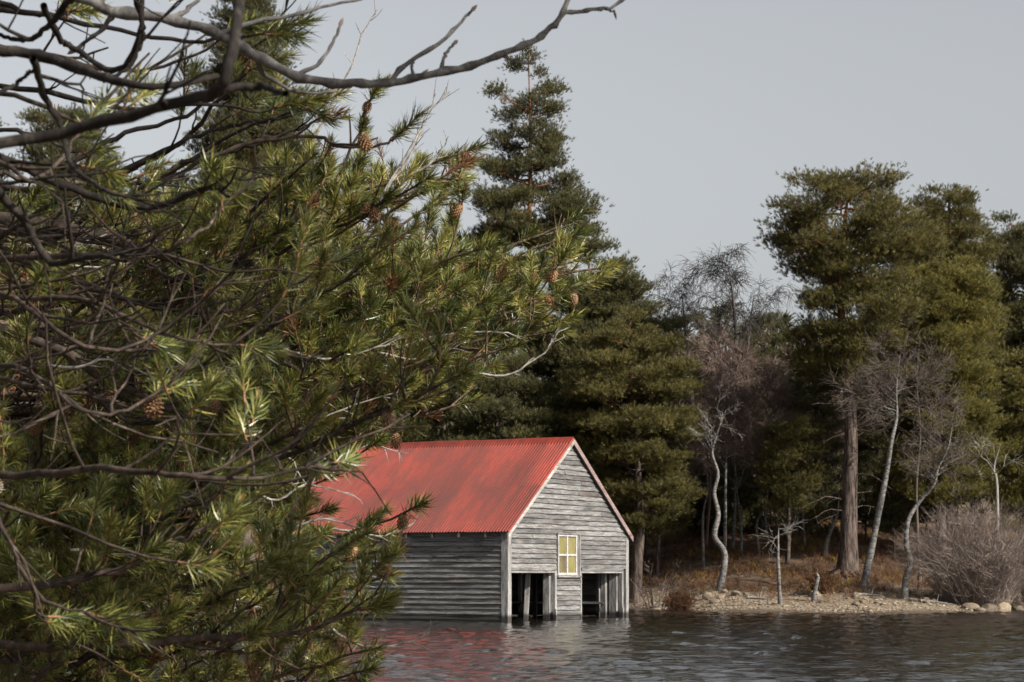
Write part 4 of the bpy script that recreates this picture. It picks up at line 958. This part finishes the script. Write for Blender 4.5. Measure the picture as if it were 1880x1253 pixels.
# dark thick boughs crossing the upper left, close to the lens
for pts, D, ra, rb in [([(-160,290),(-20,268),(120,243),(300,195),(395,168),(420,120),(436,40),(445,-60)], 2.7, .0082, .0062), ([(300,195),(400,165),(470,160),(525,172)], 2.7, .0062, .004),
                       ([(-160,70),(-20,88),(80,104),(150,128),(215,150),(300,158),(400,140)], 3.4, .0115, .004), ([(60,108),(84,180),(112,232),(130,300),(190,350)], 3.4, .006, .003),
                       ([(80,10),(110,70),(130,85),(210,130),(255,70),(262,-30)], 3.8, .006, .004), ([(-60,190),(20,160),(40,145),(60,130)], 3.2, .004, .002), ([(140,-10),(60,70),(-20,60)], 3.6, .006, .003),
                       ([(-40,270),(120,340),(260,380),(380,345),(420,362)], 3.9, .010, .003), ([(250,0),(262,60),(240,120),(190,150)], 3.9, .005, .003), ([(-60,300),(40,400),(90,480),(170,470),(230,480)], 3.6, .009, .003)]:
    near_branch(curve([P(x, y, D + .1 * math.sin(i)) for i, (x, y) in enumerate(pts)], 30, .0012), ra, rb, t0=.1, spacing=.11, bare=.9, tl=.9, mat_=M_SHADEBOUGH)
# dark outer branches of the upper left with sparse tufts
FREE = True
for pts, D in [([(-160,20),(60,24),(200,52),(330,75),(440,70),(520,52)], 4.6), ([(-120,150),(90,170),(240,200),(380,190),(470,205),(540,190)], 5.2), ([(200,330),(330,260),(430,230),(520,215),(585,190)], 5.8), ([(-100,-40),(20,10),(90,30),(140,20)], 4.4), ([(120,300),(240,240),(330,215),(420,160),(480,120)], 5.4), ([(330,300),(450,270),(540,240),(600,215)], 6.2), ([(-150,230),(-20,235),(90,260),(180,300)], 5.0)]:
    near_branch(curve([P(x, y, D) for x, y in pts], 22, .003), .0075, .0022, t0=.3, spacing=.12, bare=.55, tl=.8, mat_=M_SHADEBOUGH)
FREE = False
# individually traced branches
for pts, D, ra, rb, lab in [([(-100,1090),(110,1072),(230,1045),(300,1005),(345,985),(395,962)], 4.9, .011, .005, 'sunlit tan branch ending in a bright needle tuft'), ([(-260,1140),(60,1190),(300,1176),(420,1172),(480,1165),(530,1095),(590,1030),(640,1000)], 5.3, .012, .004, None),
                            ([(300,1176),(480,1165),(560,1160),(620,1135),(690,1110)], 5.3, .007, .003, None), ([(300,330),(430,270),(560,252),(640,270),(700,268),(740,240)], 5.6, .006, .003, None), ([(350,560),(470,480),(530,410),(560,330),(630,300),(660,230),(672,200),(690,170)], 6.6, .007, .003, None),
                            ([(-260,560),(-60,590),(100,640),(180,690),(280,735),(330,760),(400,790),(470,780)], 5.6, .016, .004, None), ([(-200,380),(120,420),(330,480),(420,540),(490,640),(560,690)], 6.6, .022, .004, None)]:
    near_branch(curve([P(x, y, D) for x, y in pts], 20, .003), ra, rb, t0=.35, spacing=.05, label=lab, bare=.1, mat_=M_NEARBARK)
# pale lichened dead twigs
for pts, D in [([(610,1155),(650,1180),(690,1188),(740,1183),(770,1172),(788,1158)], 6.0), ([(830,690),(880,688),(930,690),(965,672),(1005,640),(1025,610)], 6.8), ([(720,640),(800,618),(880,610),(930,612),(968,628)], 6.9), ([(600,690),(680,650),(760,660),(830,640)], 6.8),
               ([(590,970),(640,975),(700,985),(760,960)], 6.5), ([(560,300),(600,210),(640,130),(672,50),(690,25)], 7.0), ([(700,360),(760,260),(790,205),(826,168)], 7.2), ([(690,380),(755,280),(782,215),(800,172)], 7.2), ([(520,640),(600,660),(690,640),(740,620)], 6.4), ([(740,330),(790,300),(820,260)], 7.0)] + [([(x_ := random.uniform(-20, 560), y_ := random.uniform(420, 1120)), (x_ + 60, y_ + random.uniform(-5, 35)), (x_ + 120, y_ + random.uniform(-25, 45)), (x_ + random.uniform(150, 230), y_ + random.uniform(-60, 60))], random.uniform(5.4, 8.2)) for _ in range(34)]:
    q = curve([P(x, y, D) for x, y in pts], 14, .002); m = MB(); m.tube(q - NO, np.linspace(.0045, .0016, 14), 5)
    for _ in range(9):
        k = random.randint(3, 13); m.tube(twig_poly(q[k], unit(q[k] - q[k - 1]) + RNG.normal(0, .6, 3), random.uniform(.02, .07), 4, .03) - NO, np.linspace(.002, .0009, 5), 3)
    tag(m.build('dead_twig', M_DEADBARK, npine, True), 'pale lichen-covered dead twig without needles')
# the crown goes on above: boughs over the water's edge
ub = MB(); uc = MB(); pp = []; dd = []
for i in range(30):
    z0 = random.uniform(3.6, 8.0)
    if i < 14: e = np.array([random.uniform(-1.3, .75), random.uniform(3.6, 6.2), random.uniform(3.3, 4.6)]); z0 = random.uniform(3.4, 4.8)  # boughs out of view, aimed to shade the left of the needle mass
    else: a = random.uniform(0, 6.28); rr = random.uniform(1, 2.6) * (9.2 - z0) / 5; e = np.array([TX + math.cos(a) * rr, TY + math.sin(a) * rr, z0 + .4])
    st = np.array([TX, TY, z0]); q = curve([st, (st + e) / 2 + [0, 0, -.15], e], 14, .02); ub.tube(q - NO, np.linspace(.03, .006, 14), 6)
    for _ in range(26):
        k = random.randint(5, 13); t_ = q[k] + RNG.normal(0, .28, 3) * [1, 1, .45]
        if t_[2] < CAMH + (HZ + 40) / F * t_[1]: continue
        ub.tube(np.array([q[k], (q[k] + t_) / 2, t_]) - NO, [.005, .004, .003], 3)
        g = t_ + RNG.normal(0, .07, (6, 3)); pp.append(g - NO); dd.append(np.tile(unit(t_ - q[k - 2]), (6, 1)) + RNG.normal(0, .3, (6, 3)) + [0, 0, .4])
pp = np.concatenate(pp); dd = np.concatenate(dd); tufts(uc, pp, dd, RNG.uniform(.07, .1, len(pp)), RNG.uniform(.2, .7, len(pp)), 26, .05)
ub.build('upper_boughs', M_NEARBARK, npine, True); tag(uc.build('upper_needles', M_NEEDLE, npine), kind='stuff')
# shoots: the nearest 300 in view are parts of their own, the rest one mass
def vis(sh):
    x, y = pix(sh[0]); return 0 <= x <= 1880 and 0 <= y <= 1253
idx = sorted(range(len(shoots)), key=lambda i: (not vis(shoots[i]), shoots[i][0][1])); own = set(idx[:300])
stem_mb = MB(); rp = []; rm = []; rs = []; rt = []; dp = []; dm = []; ds = []
for i, (p, d, sc) in enumerate(shoots):
    Fm = frame(d, random.uniform(0, 6.28)); stem_mb.tube(np.array([p - NO - d * .01, p - NO + d * .085 * sc]), [.0026, .0018], 4)
    if i in own:
        o = link('needle_shoot', VM[i % len(VM)], npine); Mx = Matrix(Fm.tolist()).to_4x4(); Mx.translation = Vector(p - NO); o.matrix_local = Mx @ Matrix.Diagonal((sc, sc, sc, 1))
    elif i % 17 == 0: dp.append(p - NO); dm.append(Fm.tolist()); ds.append(sc)
    else: rp.append(p - NO); rm.append(Fm.tolist()); rs.append(sc); rt.append(random.uniform(-.28, .28))
tag(instancer('dead_needle_shoots', DM, dp, dm, ds, np.zeros(len(dp)), npine), 'brown dead needle tufts', kind='stuff')
tag(instancer('needle_shoots', VM, rp, rm, rs, rt, npine), kind='stuff'); tag(stem_mb.build('shoot_stems', M_SHOOTBARK, npine, True), kind='stuff')
# cones: overlapping scales on an egg-shaped core
def cone_mat(name, a, b_):
    m, n, b = mat(name); tc = nd(n, 'TexCoord'); oi = nd(n, 'ObjectInfo'); x = noise(n, tc.outputs['Object'], 160, 5, .6)
    n.links.new(ramp(n, math_(n, 'ADD', x, math_(n, 'MULTIPLY_ADD', oi.outputs['Random'], .3, -.15)), [(.3, a), (.7, b_)]), b.inputs['Base Color']); b.inputs['Roughness'].default_value = .75; return m
M_CONE = cone_mat('ripe_cone', (.07,.037,.018), (.28,.15,.062)); M_OLDCONE = cone_mat('old_open_cone', (.06,.046,.034), (.22,.185,.145))
def cone_mesh(op, mat_):
    m = MB(); Lc, Rc = .046, .0145
    zs = np.linspace(0, 1, 8); core = np.stack([np.zeros(8), np.zeros(8), zs * Lc], -1); m.tube(core, Rc * .8 * np.sin(np.pi * (zs * .86 + .1)) ** .7, 8)
    k = 0
    for i in range(64):
        t = (i + .5) / 64; a = i * 2.39996; rr = Rc * math.sin(math.pi * (t * .86 + .08)) ** .65; c, s = math.cos(a), math.sin(a)
        rad = np.array([c, s, 0]); tan = np.array([-s, c, 0]); up = np.array([0, 0, 1.0]); wd = .0052 * (1.1 - .5 * t); p = rad * rr * .8 + up * t * Lc * .95
        tipd = unit(rad * op + up * (1 - op * .5)); tp_ = p + tipd * .0085 + rad * .001
        v = np.array([p - tan * wd * .6 - up * .002, p + tan * wd * .6 - up * .002, tp_ + tan * wd * .75, tp_ + tipd * .0025, tp_ - tan * wd * .75, tp_ + rad * .003 - up * .001])
        m.add(v, [[0, 1, 5], [1, 2, 5], [2, 3, 5], [3, 4, 5], [4, 0, 5], [0, 4, 3]])
    return m.mesh('pine_cone', mat_)
CM = [cone_mesh(.45, M_CONE), cone_mesh(.6, M_CONE), cone_mesh(1.25, M_OLDCONE)]
for x, y, D, kind_ in [(865,288,7.35,0),(855,365,7.3,0),(868,372,7.3,0),(672,195,5.6,1),(684,215,5.6,1),(662,245,5.6,1),(1008,530,7.2,0),(1046,522,7.3,1),(1042,548,7.3,2),(972,628,6.9,2),(1040,468,7.5,1),(885,676,6.9,0),(745,752,6.8,1),(753,795,6.8,1),(590,785,6.6,1),(668,810,6.5,1),(660,370,7.2,0),(715,380,7.4,0),
                       (745,965,6.2,0),(648,980,6.2,1),(695,1018,6.1,1),(105,775,4.8,1),(96,790,4.8,1),(310,1105,4.9,1),(285,1000,5.0,1),(650,1245,5.5,0),(388,740,5.6,1),(790,752,6.9,0),(620,462,7.0,1),(275,750,5.4,1),(230,400,5.2,1),(952,498,7.5,0)]:
    cones.append((P(x, y, D), unit(np.array([RNG.normal(0, .5), RNG.normal(0, .5), -.6])), kind_))
SP = np.array([pix(s[0]) for s in shoots]); used_ = set(); SY = np.array([s[0][1] for s in shoots])
for c in cones[-32:] + cones[:70]:
    if len(c) > 2:
        cx_, cy_ = pix(c[0]); dd_ = np.hypot(SP[:, 0] - cx_, SP[:, 1] - cy_); dd_ = np.where(dd_ < 34, SY * 4, dd_ + 40); k_ = int(np.argmin(dd_))
        if dd_[k_] > 110 or k_ in used_: continue
        used_.add(k_); c = (shoots[k_][0] + unit(c[1]) * .004, c[1], c[2])
    kind_ = c[2] if len(c) > 2 else random.choice((0, 1, 1, 2)); o = link('pine_cone', CM[kind_], npine)
    Mx = Matrix(frame(c[1], random.uniform(0, 6)).tolist()).to_4x4(); Mx.translation = Vector(c[0] - NO); o.matrix_local = Mx @ Matrix.Diagonal((*[random.uniform(.7, .98)] * 3, 1))
    if kind_ == 2: tag(o, 'old grey open cone')
print('SHOOTS', len(shoots), 'CONES', len(cones))

# ------------------------------------------------------------------ bare broadleaf tree whose branch arches across the sky
BT = np.array([-1.9, 4.4, gz(-1.9, 4.4)])
bt = empty('bare_broadleaf_tree', tuple(BT), 'bare grey-barked tree whose knobbly budded branch arches across the sky', 'tree')
D = 4.2
main = curve([BT + [.05, -.05, 1.75], BT + [.35, -.1, 2.2]] + [P(x, y, D) for x, y in [(100,-15),(200,18),(320,38),(400,62),(475,105),(560,146),(640,154),(700,152),(760,144),(850,124),(918,100),(975,78),(1012,52),(1034,22),(1050,-25)]], 64, .0012)
m = MB(); m.tube(np.array([BT + [0, 0, -.2], BT + [.02, 0, .8], BT + [.03, -.03, 1.7], BT + [-.05, 0, 2.6], BT + [-.1, .1, 4.2]]) - BT, [.07, .055, .05, .04, .02], 10); m.build('trunk', M_GREYBARK, bt, True)
def bud_branch(path, r0, r1, name='branch', knots=9):
    m = MB(); n = len(path); rad = np.linspace(r0, r1, n)
    for k in np.linspace(2, n - 2, knots): rad[int(k)] *= random.uniform(1.2, 1.45)
    m.tube(path - BT, rad, 8); o = m.build(name, M_GREYBARK, bt, True)
    e = path[-1] - BT; d = unit(path[-1] - path[-2]); b = MB(); b.tube(np.array([e - d * .002, e + d * .006, e + d * .014, e + d * .022]), [r1 * .9, r1 * 1.7, r1 * 1.3, .0003], 6); b.build('bud', M_REDTWIG, bt, True)
bud_branch(main, .0108, .0044, knots=22)
for pts, ra, rb in [([(1030,24),(1060,22),(1090,17),(1118,16),(1150,-4)], .0042, .0026), ([(716,151),(740,122),(790,90),(828,60),(850,36),(866,20)], .0048, .0024), ([(758,142),(756,118),(762,108)], .003, .002), ([(808,131),(815,105),(824,92),(834,80)], .0034, .0024), ([(918,101),(940,110),(960,115),(976,116)], .0036, .002), ([(690,152),(665,156),(640,160)], .003, .002),
                    ([(745,148),(762,142),(774,137)], .0035, .0018), ([(470,102),(480,132),(508,152),(540,168),(580,172),(606,168)], .0045, .0022), ([(300,34),(340,22),(372,-10)], .005, .003), ([(400,62),(470,40),(530,30),(600,10),(675,-4)], .0046, .0022), ([(215,22),(180,60),(140,90)], .005, .003), ([(540,140),(585,118),(610,80),(624,48)], .004, .0024), ([(1112,17),(1120,20),(1128,22)], .0022, .0015)]:
    bud_branch(curve([P(x, y, D + .02 * i) for i, (x, y) in enumerate(pts)], 14, .0008), ra, rb, 'twig', 4)

# ------------------------------------------------------------------ added pine, out of view, put there to shade the inner near pine
SX, SY_ = 3.5, 2.3
sp_ = empty('added_shade_pine', (SX, SY_, gz(SX, SY_)), 'added unseen pine put on the near bank to shade the foreground branches', 'pine tree'); SO = np.array(sp_.location)
m = MB(); m.tube(curve([[SX, SY_, SO[2] - .2], [SX - .1, SY_, 2.5], [SX - .25, SY_ + .2, 5.0], [SX - .3, SY_ + .2, 8.0]], 20) - SO, np.linspace(.17, .03, 20), 10); m.build('trunk', M_PINEBARK, sp_, True)
lb = MB(); ip = []; im = []; isc = []
for i in range(34):
    a = random.uniform(0, 6.28); z0 = random.uniform(3.3, 7.2); rr = random.uniform(.9, 1.9) * (1.15 - (z0 - 3.3) / 7)
    e = np.array([SX + math.cos(a) * rr, SY_ + math.sin(a) * rr, z0 + .35])
    if i < 17: e = np.array([random.uniform(1.25, 3.0), random.uniform(2.2, 4.6), random.uniform(3.5, 5.6)]); z0 = e[2] - .4
    s0 = np.array([SX - .2, SY_ + .1, z0]); q = curve([s0, (s0 + e) / 2 + [0, 0, -.1], e], 12, .02); lb.tube(q - SO, np.linspace(.028, .005, 12), 5)
    for _ in range(19):
        k = random.randint(4, 11); t_ = q[k] + RNG.normal(0, .22, 3) * [1, 1, .5]; lb.tube(np.array([q[k], t_]) - SO, [.004, .002], 3)
        ip.append(t_ - SO); im.append(frame(unit(t_ - q[k - 2]) + [0, 0, .4], random.uniform(0, 6)).tolist()); isc.append(random.uniform(1.1, 1.6))
lb.build('limbs', M_NEARBARK, sp_, True); tag(instancer('crown', VM, ip, im, isc, RNG.uniform(-.2, .2, len(ip)), sp_), kind='stuff')
